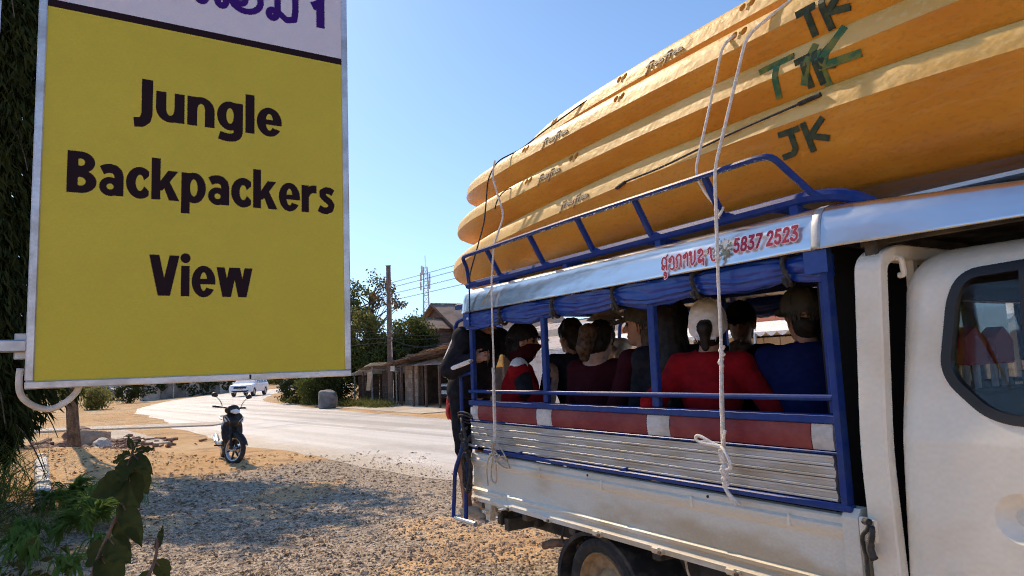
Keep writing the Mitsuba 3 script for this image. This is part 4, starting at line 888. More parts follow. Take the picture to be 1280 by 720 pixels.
def person(label, M, lean=.12, yaw=0., pitch=0., roll=0., arms=None, legs='sit', hips=None, skin='skin', shirt='cloth_black', sleeve=1.0, pants='cloth_black', short=False,
           hair='hair_black', tails=(), cap=None, capm='cloth_black', hat=None, mask=None, twist=0.0, h=.0085, bulk=1.0, patches=(), neck=.075, loose=.014, group=None, shoes='cloth_beige'):
    k = thing('person', label, 'person', group)
    Hp = np.array([0, 0, .11]) if hips is None else np.array(hips, float)
    ax = np.array([math.sin(lean), 0, math.cos(lean)]); fx = np.array([math.cos(lean), 0, -math.sin(lean)])
    C = Hp + ax * .30; N = Hp + ax * .475; lat = np.array([-math.sin(twist), math.cos(twist), 0])
    S = [Hp + ax * .425 + lat * s * .165 * bulk for s in (1, -1)]
    R = Rot(yaw, pitch, roll); HC = N + ax * .07 + R @ np.array([.02, 0, .095])
    hp = lambda x, y, z: HC + R @ np.array([x, y, z])
    if arms is None: arms = [None, None]
    A = []
    for s, a in zip((1, -1), arms):
        if a is None: a = ((.10, s * .24, .18), (.30, s * .15, .13), (.7, -s * .2, -.1), (0, 0, -1))
        A.append([np.array(a[0], float), np.array(a[1], float), a[2], a[3], a[4] if len(a) > 4 else .7])
    if legs == 'sit': G = [[Hp + (0, s * .09, -.02), np.array([.40, s * .12, .06]), np.array([.42, s * .12, -.28])] for s in (1, -1)]
    else: G = [[Hp + (0, s * .09, -.03), np.array(l[0], float), np.array(l[1], float)] for s, l in zip((1, -1), legs)]
    pts = np.vstack([Hp, C, N, HC + .2, HC - .2, *S, *[a[0] for a in A], *[a[1] for a in A], *[g for l in G for g in l]] + [np.array(t[0]) * 0 + hp(*t[0]) for t in tails] + [hp(*t[1]) for t in tails])
    lo, hi = pts.min(0) - .16, pts.max(0) + .16
    def torso(F, g):
        F.ell(Hp, (.115 * bulk + g, .155 * bulk + g, .12 + g), .05); F.cone(Hp, C, .105 * bulk + g, .115 * bulk + g, .05)
        F.ell(C + fx * .005, (.10 * bulk + g, .155 * bulk + g, .17 + g), .05, np.stack([fx, lat, ax], 1))
        for q in S: F.cone(N - ax * .04, q, .055 + g, .056 + g, .05)
    def legsf(F, g, upto=1.0):
        for l in G:
            F.cone(l[0], l[1], .082 + g, .056 + g, .03)
            if upto > .5: F.cone(l[1], l[1] + (l[2] - l[1]) * .35, .056 + g, .054 + g, .03); F.cone(l[1] + (l[2] - l[1]) * .35, l[2], .054 + g, .034 + g, .03)
    F = Field(lo, hi, h)
    torso(F, 0); legsf(F, 0)
    for a, q, s in zip(A, S, (1, -1)):
        F.cone(q, a[0], .046, .037, .03); F.cone(a[0], a[1], .038, .025, .02); hand(F, a[1], a[2], a[3], s, a[4])
    for l in G:
        d = np.array([1.0, 0, 0]) if legs == 'sit' else np.array([.95, 0, -.1]); F.cone(l[2] + (-.02, 0, -.03), l[2] + d * .13 + (0, 0, -.055), .034, .026, .03)
    F.cone(N - ax * .03, HC - R @ np.array([.02, 0, .05]), .056, .050, .03)
    F.ell(hp(-.012, 0, .025), (.096, .075, .100), .02, R); F.ell(hp(.022, 0, -.045), (.066, .057, .075), .03, R)
    F.cone(hp(.086, 0, .012), hp(.108, 0, -.026), .010, .015, .014); F.ell(hp(.078, 0, -.066), (.018, .026, .011), .012, R); F.ell(hp(.066, 0, -.100), (.024, .026, .020), .02, R)
    F.ell(hp(.074, 0, .030), (.018, .050, .010), .014, R)
    for s in (1, -1):
        F.ell(hp(-.005, s * .078, -.008), (.020, .009, .031), .006, R); F.ell(hp(.093, s * .031, .008), (.018, .017, .012), .010, R, sub=True)
    put('body', F.mesh(), 'mat_' + skin, k, True, M)
    put('eyes', [xf(trimesh.creation.icosphere(2, .0125), move(*hp(.0755, s * .031, .008))) for s in (1, -1)], 'mat_eye', k, True, M)
    # shirt
    F = Field(lo, hi, h); torso(F, loose)
    if sleeve > 0:
        for a, q in zip(A, S):
            F.cone(q, a[0] if sleeve >= 1 else q + (a[0] - q) * min(1, sleeve * 1.6), .050 + loose, .044 + loose, .03)
            if sleeve >= 1: F.cone(a[0], a[0] + (a[1] - a[0]) * .92, .044 + loose, .030 + loose, .02)
    F.wrinkle(.011, 9, len(label), (1, 1, .6)); F.ell(N + ax * .045 + fx * (.02 if neck < .1 else -.035), (neck, neck, .065 if neck < .1 else .085), .01, sub=True)
    F.plane_cut(Hp + (0, 0, -.06), (0, 0, -1))
    put('shirt', F.mesh(), 'mat_' + shirt, k, True, M)
    F = Field(lo, hi, h); F.ell(Hp, (.122 * bulk, .162 * bulk, .12), .05); legsf(F, .012, 0 if short else 1); F.plane_cut(Hp + (0, 0, .09), (0, 0, 1)); F.wrinkle(.008, 8, 3)
    put('trousers', F.mesh(), 'mat_' + pants, k, True, M)
    for l in G:
        d = np.array([1.0, 0, -.05]); F = Field(l[2] - .15, l[2] + .25, .009); F.cone(l[2] + (-.035, 0, -.045), l[2] + d * .10 + (0, 0, -.05), .042, .038, .02); F.cone(l[2] + d * .08 + (0, 0, -.05), l[2] + d * .165 + (0, 0, -.065), .036, .030, .02); F.plane_cut(l[2] + (0, 0, -.095), (0, 0, -1)); F.plane_cut(l[2] + (0, 0, .0), (0, 0, 1))
        put('shoe', F.mesh(), 'mat_' + shoes, k, True, M)
    # hair
    if hair:
        F = Field(np.minimum(lo, HC - .2), np.maximum(hi, HC + .2), .0075)
        sh_ = .016 if cap else 0.0; F.ell(hp(-.020, 0, .028), (.106 - sh_, .089 - sh_, .108 - sh_), .02, R); F.ell(hp(-.045, 0, -.05), (.065, .074, .075), .03, R)
        F.ell(hp(.095, 0, -.045), (.078, .072, .100), .012, R, sub=True)
        for s in (1, -1): F.ell(hp(.035, s * .085, -.06), (.06, .03, .06), .01, R, sub=True)
        for p, q, r0, r1 in tails: F.cone(hp(*p), hp(*q), r0, r1, .03)
        F.wrinkle(.012 - sh_ * .4, 40, 5, (1, 1, .22))
        if cap: F.plane_cut(hp(0, 0, .070 if cap == 'open' else .012), R @ np.array([-.34, 0, 1.0]), .004)
        put('hair', F.mesh(1), 'mat_' + hair, k, True, M)
    def solid(fn, nm, mt, hh=.006):
        F = Field(HC - .27, HC + .27, hh); fn(F); put(nm, F.mesh(), 'mat_' + mt, k, True, M)
    if cap:
        def crown(F):
            F.ell(hp(-.012, 0, .040), (.116, .099, .110), 0.0, R)
            if cap == 'open': F.ell(hp(-.014, 0, -.015), (.120, .102, .12), .02, R)
            F.plane_cut(hp(0, 0, .004 if cap == 'full' else -.018), -(R @ np.array([-.34 if cap == 'full' else -.55, 0, 1.0])), .004); F.ell(hp(-.012, 0, .030 if cap == 'full' else .0), (.108, .091, .105 if cap == 'full' else .13), .004, R, sub=True)
            if cap == 'open': F.ell(hp(-.125, 0, -.028), (.05, .036, .030), .006, R, sub=True); F.cone(hp(-.118, -.045, -.072), hp(-.118, .045, -.072), .010, .010, .004)
            F.ell(hp(-.012, 0, .150), (.012, .012, .008), .004, R)
        solid(crown, 'cap', capm)
        def brim(F):
            F.ell(hp(.118, 0, .038), (.078, .078, .0085), 0.0, R @ Rot(0, .28)); F.plane_cut(hp(.075, 0, 0), -(R @ np.array([1.0, 0, 0])), .004)
        solid(brim, 'cap_brim', capm, .0045)
        put('seam', [tube([hp(-.012 + .118 * math.cos(a) * math.sin(t), .101 * math.sin(a) * math.sin(t), .040 + .112 * math.cos(t)) for t in np.linspace(.08, 1.5, 10)], .0022, 5) for a in np.radians([0, 60, 120, 180, 240, 300])], 'mat_' + capm, k, True, M, kind='stuff')
    if hat:
        pr = [(.001, .145), (.06, .142), (.092, .11), (.10, .045), (.165, .005), (.168, .0), (.098, .036), (.088, .10), (.055, .132), (.001, .136)]
        put('hat', xf(lathe(pr, 36, 'z'), mat4(R.T, hp(-.01, 0, .035))), 'mat_' + hat, k, 40, M)
    if mask:
        def mk(F):
            F.ell(hp(.018, 0, -.052), (.082, .071, .085), 0, R); F.ell(hp(.105, 0, -.022), (.025, .024, .03), .03, R); F.ell(hp(-.03, 0, -.10), (.085, .078, .085), .04, R); F.plane_cut(hp(0, 0, -.002), R @ np.array([.12, 0, 1.0]), .004); F.wrinkle(.007, 22, 2)
        solid(mk, 'face_mask', mask)
    for nm, fn, mt in patches:
        F = Field(lo, hi, .008); fn(F, dict(S=S, A=A, N=N, C=C, Hp=Hp, ax=ax, fx=fx, lat=lat, torso=torso, G=G, loose=loose)); F_ = F.mesh(); put(nm, F_, 'mat_' + mt, k, True, M)
    return k
def seat(u, v, w, face, sc=1.0):
    """local frame of a person seated in the truck; face: angle of the gaze, 0 = forward, 90 = to the far side"""
    a = math.radians(face); return MT @ rotz(a, (u, v, w)) @ np.diag([sc, sc, sc, 1])
RIDE = 'passengers riding in the back of the truck'
SW = 1.02
# sleeve stripes and shoulder panels follow the arm, a little larger than the shirt
def stripe(i, seg, side, wd=.017, t0=.0, t1=1.0):
    def fn(F, d):
        S_, E_, W_ = d['S'][i], d['A'][i][0], d['A'][i][1]
        a, b = (S_, E_) if seg == 0 else (E_, E_ + (W_ - E_) * .92)
        ra, rb = (.054, .048) if seg == 0 else (.048, .034)
        L = d['loose']; F.cone(a + (b - a) * t0, a + (b - a) * t1, ra + L, rb + L, .01)
        ax_ = (b - a) / np.linalg.norm(b - a); o = np.array(side, float); o -= ax_ * (o @ ax_); o /= np.linalg.norm(o); q = np.cross(ax_, o)
        F.plane_cut(a + q * wd, q, .004); F.plane_cut(a - q * wd, -q, .004); F.plane_cut(a, -o, .004)
    return fn
person('person in black cap, dark red face mask and red shirt, hand raised', seat(.09, .33, SW - .04, 52), lean=.10, yaw=-.12, pitch=.06, arms=[((.14, .27, .22), (.40, .20, .14), (1, -.1, 0), (0, 0, -1)), ((.24, -.19, .20), (.30, -.06, .46), (-.05, .12, 1), (-.6, .6, 0), 1.4)],
       shirt='cloth_red', sleeve=.55, cap='full', capm='cloth_black', mask='cloth_maroon', pants='cloth_black', h=.007, patches=[('shoulder_panel', lambda F, d: (F.cone(d['S'][1] + (0, .07, .035), d['S'][1] + (.0, .0, .01), .067, .066, .03)), 'cloth_white'), ('side_panel', lambda F, d: F.cone(d['S'][1] + (.03, -.015, -.05), d['S'][1] + (.05, -.04, -.13), .066, .062, .02), 'cloth_black')])
person('person in black with dark hair in a low bun, shaded by the cage', seat(.28, .74, SW, 150), lean=.05, yaw=.6, pitch=.10, shirt='cloth_black', cap=None, tails=[((-.09, 0, -.03), (-.125, 0, -.10), .05, .055), ((-.125, 0, -.10), (-.10, 0, -.19), .045, .025)])
person('person with light brown ponytail, dark maroon top and bare neck looking down', seat(.99, .34, SW - .02, 112, .96), lean=.16, yaw=-.1, pitch=.42, shirt='cloth_maroon', sleeve=.4, neck=.115, skin='skin_pale', hair='hair_black', bulk=.93)
# her ponytail is a lighter brown than the hair on the crown
person('person in pale bucket hat and tan shirt standing at the far rear corner', seat(-.17, 1.46, .46, -72, .955), hips=(0, 0, .86), lean=.06, pitch=.16, yaw=.35, legs=[((.03, .10, .48), (-.02, .10, .09)), ((.02, -.11, .48), (-.02, -.11, .09))],
       arms=[((.20, .24, 1.20), (.24, .05, 1.38), (.2, -.9, .3), (1, 0, 0), 1.0), ((.06, -.30, 1.08), (.18, -.26, .90), (.7, 0, -.6), (0, 1, 0), 1.0)], shirt='cloth_beige', sleeve=.7, pants='cloth_beige', hat='cloth_beige', hair='hair_black', skin='skin', h=.008)
person('person in a grey cap with very long braided hair hanging down the back', seat(1.37, .46, SW, 190), lean=.0, yaw=.4, pitch=.05, shirt='cloth_maroon', cap='full', capm='cloth_grey', hair='hair_brown', tails=[((-.07, 0, -.03), (-.10, 0, -.22), .085, .115), ((-.10, 0, -.22), (-.12, .0, -.50), .115, .125), ((-.12, 0, -.50), (-.12, 0, -.72), .125, .10)])
person('person with long loose black hair, half hidden behind the blue post', seat(1.68, .36, SW + .0, 128), lean=.05, yaw=.1, shirt='cloth_black', hair='hair_black', tails=[((-.06, 0, -.03), (-.10, 0, -.25), .08, .09), ((-.10, 0, -.25), (-.11, 0, -.45), .09, .07)])
person('person in a white cap and red shirt, elbow out over the blue rail', seat(2.02, .27, SW + .0, 118, .93), lean=.02, yaw=.1, pitch=.02, shirt='cloth_red', sleeve=1.0, cap='open', capm='cloth_white', tails=[((-.10, 0, .02), (-.15, 0, -.02), .03, .035), ((-.15, 0, -.02), (-.14, 0, -.12), .032, .02)],
       arms=[((-.10, .30, .34), (.12, .30, .22), (1, 0, -.2), (0, 0, -1)), ((.02, -.31, .30), (.25, -.28, .22), (1, .2, -.1), (0, 0, -1))], bulk=.98, loose=.018)
person('person in dark clothes facing the road, one hand held over the face', seat(1.45, 1.27, SW, -80), lean=.12, pitch=.12, yaw=.4, shirt='cloth_black', cap='full', capm='cloth_black', h=.0075,
       arms=[((.22, .22, .25), (.30, .08, .52), (-.3, -.25, 1), (-1, -.2, 0), .8), ((.14, -.26, .20), (.32, -.05, .16), (.5, .8, 0), (0, 0, -1))])
person('person in a dark cap and navy blue shirt with a broad back', seat(2.40, .52, SW + .0, 118, .96), lean=.0, yaw=.6, pitch=.05, shirt='cloth_navy', cap='full', capm='cloth_grey', bulk=1.05, loose=.018)
# the one on the rear step, leaning in under the roof
person('person in black jacket with white stripes standing bare legged on rear step', seat(-.35, .17, .45, 12), hips=(.0, .02, .93), lean=.38, pitch=.75, yaw=-.2, legs=[((.04, .10, .50), (.0, .09, .095)), ((.05, -.10, .50), (.06, -.09, .095))], short=True, pants='cloth_black',
       arms=[((.30, .24, 1.20), (.42, .10, 1.32), (.8, -.3, .2), (0, 0, -1), 1.2), ((.13, -.27, 1.10), (.30, -.19, 1.16), (.9, .1, .2), (0, 1, 0), 1.2)], shirt='cloth_black', sleeve=1.0, loose=.03, hair='hair_black', bulk=1.05,
       patches=[('sleeve_stripe', stripe(1, 0, (-.6, -1, .45)), 'cloth_white'), ('sleeve_stripe', stripe(1, 1, (-.3, -1, -.35)), 'cloth_white')])
k = thing('waist_bag', 'dark red bag with pale straps hanging behind the person on the rear step', 'bag')
F = Field((-0.82, -.05, 1.0), (-0.32, .45, 1.45), .008); F.ell((-0.52, .17, 1.20), (.075, .09, .085), .02); F.cone((-0.50, .16, 1.24), (-0.45, .17, 1.34), .05, .025, .04); F.wrinkle(.016, 16, 4)
put('pouch', F.mesh(), 'mat_cloth_red', k, True, MT)
put('strap', [tube(spline([(-0.52, .08, 1.25), (-0.49, .07, 1.33), (-0.43, .09, 1.38)], 6), .012, 6), tube(spline([(-0.54, .10, 1.16), (-0.51, .07, 1.24), (-0.46, .09, 1.30)], 6), .014, 6)], 'mat_cloth_pink', k, True, MT)
F = Field((-.3, -.3, .3), (.3, .3, 1.0), .007)
pk = [x for x in labels if 'light brown ponytail' in labels[x].get('label', '')][0]
Rq = Rot(-.1, .42); hc = np.array([math.sin(.16), 0, math.cos(.16)]) * .545 + (0, 0, .11) + Rq @ np.array([.02, 0, .095])
F = Field(hc - .4, hc + .25, .007); q = lambda *p: hc + Rq @ np.array(p)
F.cone(q(-.11, 0, .03), q(-.16, 0, -.02), .035, .055, .03); F.cone(q(-.16, 0, -.02), q(-.17, 0, -.12), .058, .05, .03); F.cone(q(-.17, 0, -.12), q(-.14, 0, -.18), .05, .03, .03); F.wrinkle(.014, 34, 6, (1, 1, .3))
put('ponytail', F.mesh(1), 'mat_hair_brown', pk, True, seat(.99, .34, SW - .02, 112, .96), label='light brown ponytail')
put('hair_tie', lathe([(.028, -.012), (.040, -.010), (.040, .010), (.028, .012)], 16), 'mat_cloth_beige', pk, True, seat(.99, .34, SW - .02, 112, .96) @ mat4((Rq @ Rot(0, .8) @ np.array([[0, 1, 0], [1, 0, 0], [0, 0, -1.]]).T).T, q(-.105, 0, .035)))
# ------------------------------------------------------------------ parked scooter
bk = thing('motor_scooter', 'black motor scooter parked on the sand, front wheel turned', 'scooter')
MB = rotz(math.pi / 2 - math.radians(153), (-5.50, 13.32, .0)) @ Rot4(0, 0, -.13)
def steer(a=math.radians(34)):
    return MB @ move(.52, 0, 0) @ Rot4(a, 0) @ move(-.52, 0, 0)
SB = steer()
def bp(n, m, mt, sm=35, par=None, M=MB): return put(n, m, 'mat_' + mt, par or bk, sm, M)
def bwheel(x, M, front):
    k = bp('wheel', xf(lathe([(.205, -.035), (.235, -.045), (.262, -.028), (.270, 0), (.262, .028), (.235, .045), (.205, .035)], 40), move(x, 0, .27)), 'rubber', 40, None, M)
    bp('rim', xf(lathe([(.185, -.026), (.212, -.034), (.214, .034), (.185, .026)], 36), move(x, 0, .27)), 'bike_silver', 30, k, M)
    for i in range(6):
        a = i * math.pi / 3 + .2; bp('spoke', bar((x + .04 * math.cos(a), 0, .27 + .04 * math.sin(a)), (x + .19 * math.cos(a + .12), 0, .27 + .19 * math.sin(a + .12)), .030, .024, .004), 'bike_black' if front else 'bike_silver', False, k, M)
    bp('hub', xf(lathe([(.001, -.06), (.045, -.06), (.055, -.02), (.055, .02), (.045, .06), (.001, .06)], 20), move(x, 0, .27)), 'bike_silver', 30, k, M)
    if front: bp('brake_disc', xf(lathe([(.055, .050), (.10, .050), (.10, .054), (.055, .054)], 28), move(x, 0, .27)), 'chrome', 30, k, M)
bwheel(.64, SB, True); bwheel(-.62, MB, False)
for s in (-1, 1): bp('fork_leg', [tube([(.64, s * .075, .27), (.60, s * .075, .42), (.52, s * .07, .72)], [.026, .024, .018], 10)], 'bike_black', True, None, SB)
th = np.radians(np.linspace(20, 150, 18)); sec = [(-.06, -.05), (-.052, -.005), (-.025, .018), (0, .024), (.025, .018), (.052, -.005), (.06, -.05)]
bp('front_fender', grid_mesh(np.array([[(.64 + (.295 + o) * math.cos(t), y, .27 + (.295 + o) * math.sin(t)) for y, o in sec] for t in th])), 'bike_black', True, None, SB)
F = Field((.1, -.3, .2), (.8, .3, 1.1), .011)
F.ell((.43, 0, .80), (.10, .165, .14), .05, Rot(0, -.35)); F.ell((.40, 0, .58), (.065, .185, .27), .05, Rot(0, -.25)); F.ell((.33, 0, .36), (.07, .14, .12), .05); F.ell((.55, 0, .75), (.05, .08, .10), .05)
bp('leg_shield', F.mesh(), 'bike_black', True)
F = Field((-.95, -.3, .2), (.45, .3, .95), .012)
F.ell((.12, 0, .33), (.26, .13, .065), .04); F.ell((-.36, 0, .60), (.40, .135, .13), .06, Rot(0, .10)); F.ell((-.16, 0, .45), (.16, .11, .14), .06); F.ell((-.70, 0, .68), (.16, .09, .07), .05, Rot(0, .2))
bp('rear_body', F.mesh(), 'bike_black', True)
F = Field((-.85, -.25, .6), (.2, .25, .95), .011); F.ell((-.30, 0, .755), (.40, .125, .05), .03, Rot(0, .05)); F.ell((-.52, 0, .79), (.18, .11, .05), .04)
bp('seat', F.mesh(), 'matte_black', True)
F = Field((.3, -.3, .8), (.7, .3, 1.15), .009); F.ell((.43, 0, .955), (.10, .15, .075), .03, Rot(0, -.3)); F.ell((.46, 0, 1.01), (.06, .10, .05), .03)
bp('handlebar_cowl', F.mesh(), 'bike_black', True, None, SB)
bp('headlight', hull_spheres([((.515, -.07, .94), .030), ((.515, .07, .94), .030), ((.505, 0, .975), .028), ((.525, 0, .92), .028)], 14), 'lamp_glass', 40, None, SB)
for s in (-1, 1):
    bp('turn_signal', hull_spheres([((.505, s * .13, .76), .018), ((.48, s * .155, .79), .013)], 10), 'lamp_glass', 40)
    bp('painted_glint', tube(spline([(.50, s * .16, .86), (.535, s * .11, .80), (.56, s * .05, .73)], 5), .010, 6), 'bike_silver', True)  # silver strips stand in for sun reflections on the front cowl
    bp('handle_grip', tube([(.38, s * .21, 1.0), (.335, s * .36, 1.005)], .018, 10), 'rubber', True, None, SB)
    bp('brake_lever', tube([(.43, s * .19, .995), (.425, s * .34, .99)], .007, 6), 'bike_silver', True, None, SB)
    bp('mirror_stem', tube(spline([(.40, s * .21, 1.02), (.39, s * .25, 1.10), (.37, s * .33, 1.17)], 6), .007, 6), 'bike_black', True, None, SB)
    mr = bp('mirror', hull_spheres([((.375, s * .35, 1.205), .032), ((.37, s * .41, 1.215), .034), ((.375, s * .38, 1.235), .03)], 12), 'bike_black', 40, None, SB)
    bp('mirror_glass', [xf(lathe([(.001, -.002), (.040, -.002), (.040, .002), (.001, .002)], 18, 'x'), move(.337, s * .38, 1.215))], 'mirror', 30, mr, SB)
    bp('foot_peg', tube([(.02, s * .10, .28), (.02, s * .24, .28)], .013, 8), 'rubber', True)
bp('handlebar', tube(spline([(.37, -.25, 1.0), (.43, -.08, .99), (.44, 0, .985), (.43, .08, .99), (.37, .25, 1.0)], 5), .012, 8), 'bike_black', True, None, SB)
bp('exhaust', [tube([(.05, -.10, .25), (-.25, -.13, .25), (-.35, -.15, .30), (-.40, -.155, .31), (-.80, -.17, .40)], [.016, .018, .03, .052, .048], 14)], 'bike_silver', True)
bp('exhaust_guard', tube([(-.42, -.20, .325), (-.68, -.215, .38)], .022, 8), 'chrome', True)
bp('engine', hull_spheres([((-.05, s * .07, .32), .07) for s in (-1, 1)] + [((-.30, s * .08, .29), .08) for s in (-1, 1)], 14), 'bike_silver', 40)
bp('swing_arm', [bar((-.18, .09, .30), (-.64, .09, .27), .04), bar((-.50, .11, .60), (-.60, .11, .30), .035)], 'bike_black', False)
bp('rear_fender', hull([(-.74, s * .06, .62) for s in (-1, 1)] + [(-.98, s * .05, .45) for s in (-1, 1)] + [(-.96, s * .05, .43) for s in (-1, 1)] + [(-.70, s * .06, .58) for s in (-1, 1)]), 'black_plastic', False)
bp('side_stand', bar((-.05, .10, .26), (-.10, .26, .035), .022), 'bike_black', False)
bp('tail_light', hull_spheres([((-.86, s * .05, .70), .03) for s in (-1, 1)], 10), 'red_lens', 40)
bp('grab_rail', tube(spline([(-.50, .13, .74), (-.78, .12, .79), (-.86, 0, .80), (-.78, -.12, .79), (-.50, -.13, .74)], 5), .013, 8), 'bike_silver', True)
# ------------------------------------------------------------------ far side of the road: houses, shops, pole, tower, vehicles
E1 = np.array([.56, -.83, 0]); E1 /= np.linalg.norm(E1); E2 = np.array([-E1[1], E1[0], 0])
def bm(x, y, z=0): return mat4([E1, E2, (0, 0, 1)], (x, y, z))      # building axes: along the road, away from it, up
def corr(a0, a1, b0, b1, z0, z1, pitch=.076, amp=.012, n_b=2, wav=0.0, seed=0):
    """corrugated sheet, ridges running in b, from height z0 at b0 to z1 at b1"""
    n = max(8, int((a1 - a0) / pitch * 4)); A = np.linspace(a0, a1, n); B = np.linspace(b0, b1, n_b)
    V = np.zeros((n, n_b, 3))
    for j, b in enumerate(B):
        t = (b - b0) / (b1 - b0); V[:, j] = np.stack([A, np.full(n, b), z0 + (z1 - z0) * t + amp * np.sin(A / pitch * 2 * np.pi) + wav * (meshkit.noise(np.stack([A * .8, np.full(n, b), A * 0], -1), seed) - .5)], -1)
    return grid_mesh(V)
def roof_sheets(parent, M, a0, a1, b0, b1, z0, z1, mats, wid=.82, name='roof_sheet', rows=2, seed=1, pitch=.076):
    rng = np.random.default_rng(seed); n = max(1, int(round((a1 - a0) / wid))); w = (a1 - a0) / n
    for r in range(rows):
        t0, t1 = r / rows, (r + 1) / rows + (.05 if r < rows - 1 else 0)
        for i in range(n):
            dz = .012 * rng.random() + .010 * r + .006 * (i % 2); e = .06 * rng.random()
            put(name, corr(a0 + i * w - .02, a0 + (i + 1) * w + .02, b0 + (b1 - b0) * t0 - (e if r == 0 else 0), b0 + (b1 - b0) * t1, z0 + (z1 - z0) * t0 + dz, z0 + (z1 - z0) * t1 + dz, pitch, .014), 'mat_' + mats[rng.integers(len(mats))], parent, True, M)
def wall_bricks(parent, M, a0, a1, b, z0, z1, L=.40, H=.20, seed=0, dep=.02):
    rng = np.random.default_rng(seed); r = 0; z = z0
    while z < z1 - .05:
        a = a0 - (L / 2 if r % 2 else 0)
        while a < a1:
            x0, x1 = max(a, a0), min(a + L, a1)
            if x1 - x0 > .05: put('brick', box(x0 + .008, x1 - .008, b - dep - .006 * rng.random(), b - .001, z + .008, min(z + H, z1) - .006, .008), 'mat_brick' if rng.random() < .5 else 'mat_brick2', parent, M=M)
            a += L
        z += H; r += 1
# brick garage with a white pickup inside
Mg = bm(-5.05, 32.1)
gar = thing('brick_garage', 'low open garage with brown brick wall and rough sheet roof, left of the truck', 'garage')
w_ = put('wall', [box(0, 1.6, .0, .12, 0, 1.86), box(0, .12, .12, 7.0, 0, 2.3), box(.12, 7.0, 6.9, 7.0, 0, 2.6), box(6.9, 7.0, .0, 6.9, 0, 2.5)], 'mat_mortar', gar, M=Mg)
wall_bricks(w_, Mg, .0, 1.6, .0, .0, 1.84, seed=1)
for a in (1.62, 5.0): put('post', bar((a, -.10, 0), (a + .03, -.10, 1.95 + .06 * a), .10), 'mat_wood_dark', gar, M=Mg)
put('beam', [bar((-.4, -.14, 1.80), (7.2, -.14, 2.62), .10)], 'mat_wood_dark', gar, M=Mg)
def tilt_sheets(parent, M, a0, a1, b0, b1, za, slope_a, slope_b, mats, seed, n, name='roof_sheet'):
    rng = np.random.default_rng(seed); w = (a1 - a0) / n
    for i in range(n):
        x0, x1 = a0 + i * w - .03, a0 + (i + 1) * w + .05; m = corr(0, x1 - x0, b0 - .12 * rng.random(), b1, 0, slope_b * (b1 - b0), .076, .014)
        m.apply_transform(Rot4(0, -math.atan(slope_a))); m.apply_translation((x0, 0, za + slope_a * (x0 - a0) + .014 * rng.random() + .016 * (i % 2)))
        put(name, m, 'mat_' + mats[rng.integers(len(mats))], parent, True, M)
tilt_sheets(gar, Mg, -.5, 7.4, -.75, 6.9, 1.84, .105, .035, ('roof_dark', 'roof_brown', 'roof_grey'), 5, 10)
put('roof_edge_clutter', [bar((-.4 + .55 * i, -.85 - .1 * (i % 3), 1.88 + .058 * i), (.5 + .55 * i, -.75 + .1 * (i % 2), 1.93 + .062 * i), .07, .03) for i in range(12)], 'mat_wood_dark', gar, M=Mg, kind='stuff')
for a, d in ((-.30, .11), (-.62, .09), (-.95, .12)): put('door_board', box(a, a + d, -.05, -.02, 0, 1.62 + .05 * math.sin(a * 9), .006), 'mat_wood_post' if d < .115 else 'mat_cement', gar, M=Mg)
put('floor_slab', box(-1.2, 6.8, -2.6, -.2, -.02, .03, .01), 'mat_concrete', gar, M=Mg)
# lean-to shed with a cloth hung on the front
Ms = bm(-7.95, 34.6)
shd = thing('lean_to_shed', 'low grey lean-to shed on thin posts beside the utility pole', 'shed')
for i, a in enumerate((.02, 1.15, 2.25)): put('post', bar((a, 0, 0), (a, 0, 1.38 + .18 * a), .055), 'mat_galv' if i != 1 else 'mat_wood_dark', shd, M=Ms)
tilt_sheets(shd, Ms, -.1, 2.95, -.25, 3.0, 1.40, .175, .03, ('roof_grey', 'sheet_white'), 7, 4)
put('back_wall', box(0, 2.4, 2.9, 3.0, 0, 1.8), 'mat_wall_grey', shd, M=Ms)
for i in range(7): put('wall_board', box(-.02, .02, .2 + i * .38, .2 + i * .38 + .35, 0, 1.38 + .03 * math.sin(i * 2.3), .005), 'mat_wood_dark', shd, M=Ms)
for i in range(3): put('door_panel', box(1.3 + .32 * i, 1.3 + .32 * i + .29, .9, .94, 0, 1.6, .006), 'mat_wood_dark', shd, M=Ms)
V = np.array([[(2.25 + .52 * s + .03 * math.sin(t * 5), -.26 + .05 * math.sin(s * 14 + t * 3), 1.56 + .05 * s - .82 * t - .06 * math.sin(s * 3.1)) for t in np.linspace(0, 1, 12)] for s in np.linspace(0, 1, 26)])
cl = put('hanging_cloth', grid_mesh(V), 'mat_cloth_beige', None, True, Ms, 'pale cloth hanging from the front edge of the grey shed roof', 'cloth')
